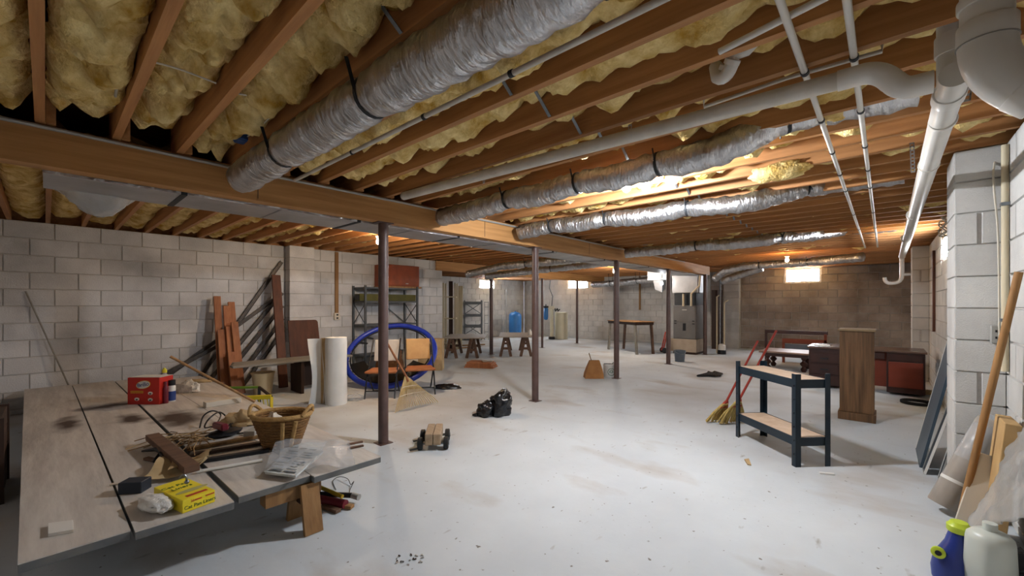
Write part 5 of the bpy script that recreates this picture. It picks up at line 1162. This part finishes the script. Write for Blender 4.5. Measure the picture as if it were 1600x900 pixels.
MB().lathe(q+UP*.3, [(.024, 0), (.024, .02)], 18).build('cap', M_hdpe, t, smooth=True); MB().tube(bend(q+RT*.03+FW*.03+UP*.272, q+RT*.085+FW*.03+UP*.28, q+RT*.072+FW*.03+UP*.19), .012, 10).build('handle', M_hdpe, t, smooth=True)
lab = q+RT*.0745+UP*.1
for k in range(7): MB().bar(q+RT*.05-FW*.0695+UP*(.06+k*.014), q+RT*.068-FW*.0695+UP*(.06+k*.014), .001, .004).build('print_line', M_strap, t)
# blue sprayer with lime cap
q = fl(1484, 905); M_rb = mat('royal_blue_plastic', '1D2F78', '22378A', rough=.35, scale=3, spec=.5); M_lime = mat('lime_plastic', 'BFD23A', rough=.4)
t = thing('sprayer_bottle', q, 'blue sprayer bottle with a lime green cap and knob beside the frosted jug', 'sprayer')
tp = q+RT*.045+UP*.23
MB().tube([q+UP*.001, q+UP*.05, q+RT*.005+UP*.1, q+RT*.03+UP*.17, tp], [.062, .066, .06, .04, .033], 24).build('body', M_rb, t, smooth=True); MB().lathe(tp-UP*.005, [(.04, 0), (.044, .006), (.044, .03), (.034, .04), (.03, .048)], 22).build('cap', M_lime, t, smooth=True); MB().lathe(tp-UP*.035, [(.037, 0), (.037, .012)], 20).build('neck_ring', M_lime, t, smooth=True)
kb = q-RT*.055+UP*.13; kd = (-RT*.7-FW*.7+UP*.1).normalized(); MB().tube([q+UP*.12, kb], .014, 12).build('stem', M_rb, t); MB().lathe(kb, [(.026, 0), (.026, .014), (.018, .018)], 18, kd).build('knob', M_lime, t, smooth=True); MB().lathe(kb+kd*.0185, [(.012, 0), (.012, .002)], 14, kd).build('knob_eye', M_blk, t)
MB().box(q+RT*.045+UP*.1-FW*.03, (.05, .04, .06), rotz(YAW-1.57)).build('pump_window', M_white, t, bevel=.008)
# conduit, switch box and wooden strip beside near pilaster
t = thing('wall_conduit', (3.72, YR+.02, 0), 'beige vertical conduit on the right wall just in front of the pilaster', 'conduit')
MB().tube([(3.86, YR+.018, .9), (3.86, YR+.018, ZW-.03)], .0165, 14).build('pipe', M_wwood, t, smooth=True)
for z in (1.2, 1.9): MB().bb(3.835, 3.885, YR+.0005, YR+.037, z, z+.02).build('clamp', M_galv, t)
sw = onX(1554, 522, 3.94)
t = thing('switch_box', (3.92, sw.y, sw.z), 'small grey switch box on the near pilaster', 'switch')
MB().bb(3.9, 3.9395, -.535, -.49, sw.z-.055, sw.z+.055).build('box', M_cond, t, bevel=.004)
for z in (-.02, .02): MB().box((3.898, -.512, sw.z+z), (.004, .008, .014)).build('slot', M_blk, t)
zv = onY(1470, 385, YR).z
MB().bb(8.75, 8.85, YR+.0005, YR+.03, .9, 2.1).build('wall_batten', M_brnb, label='brown wooden batten on the right wall beside the window', cat='batten')

MB().tube([onY(40, 455, YL-.02), onY(108, 604, 7.53)], .008, 8).build('thin_rod', M_gplank, label='thin grey rod leaning on the left wall behind the panels', cat='rod', smooth=True)

cq_ = [V((6.3+.25*math.cos(a)*(1+.1*math.sin(3*a)), -.49+.05*math.sin(a*2.3), 2.12+.1*math.sin(a))) for a in [i*.5 for i in range(40)]]
cable(cq_, 'tangled pale cable loops hanging by the right wall near the drain pipe', .006, M_wire, 'cable_loops', 4)
q = fl(1218, 272, 2.28)
t = MB().ball(q+UP*.02, (.09, .2, .06), 20, 12, lambda d: 1+.35*noise.noise(d*3)+.2*noise.noise(d*7)).build('insulation_tuft', M_ins, label='loose tuft of yellow insulation hanging below the joists', cat='insulation', smooth=2)
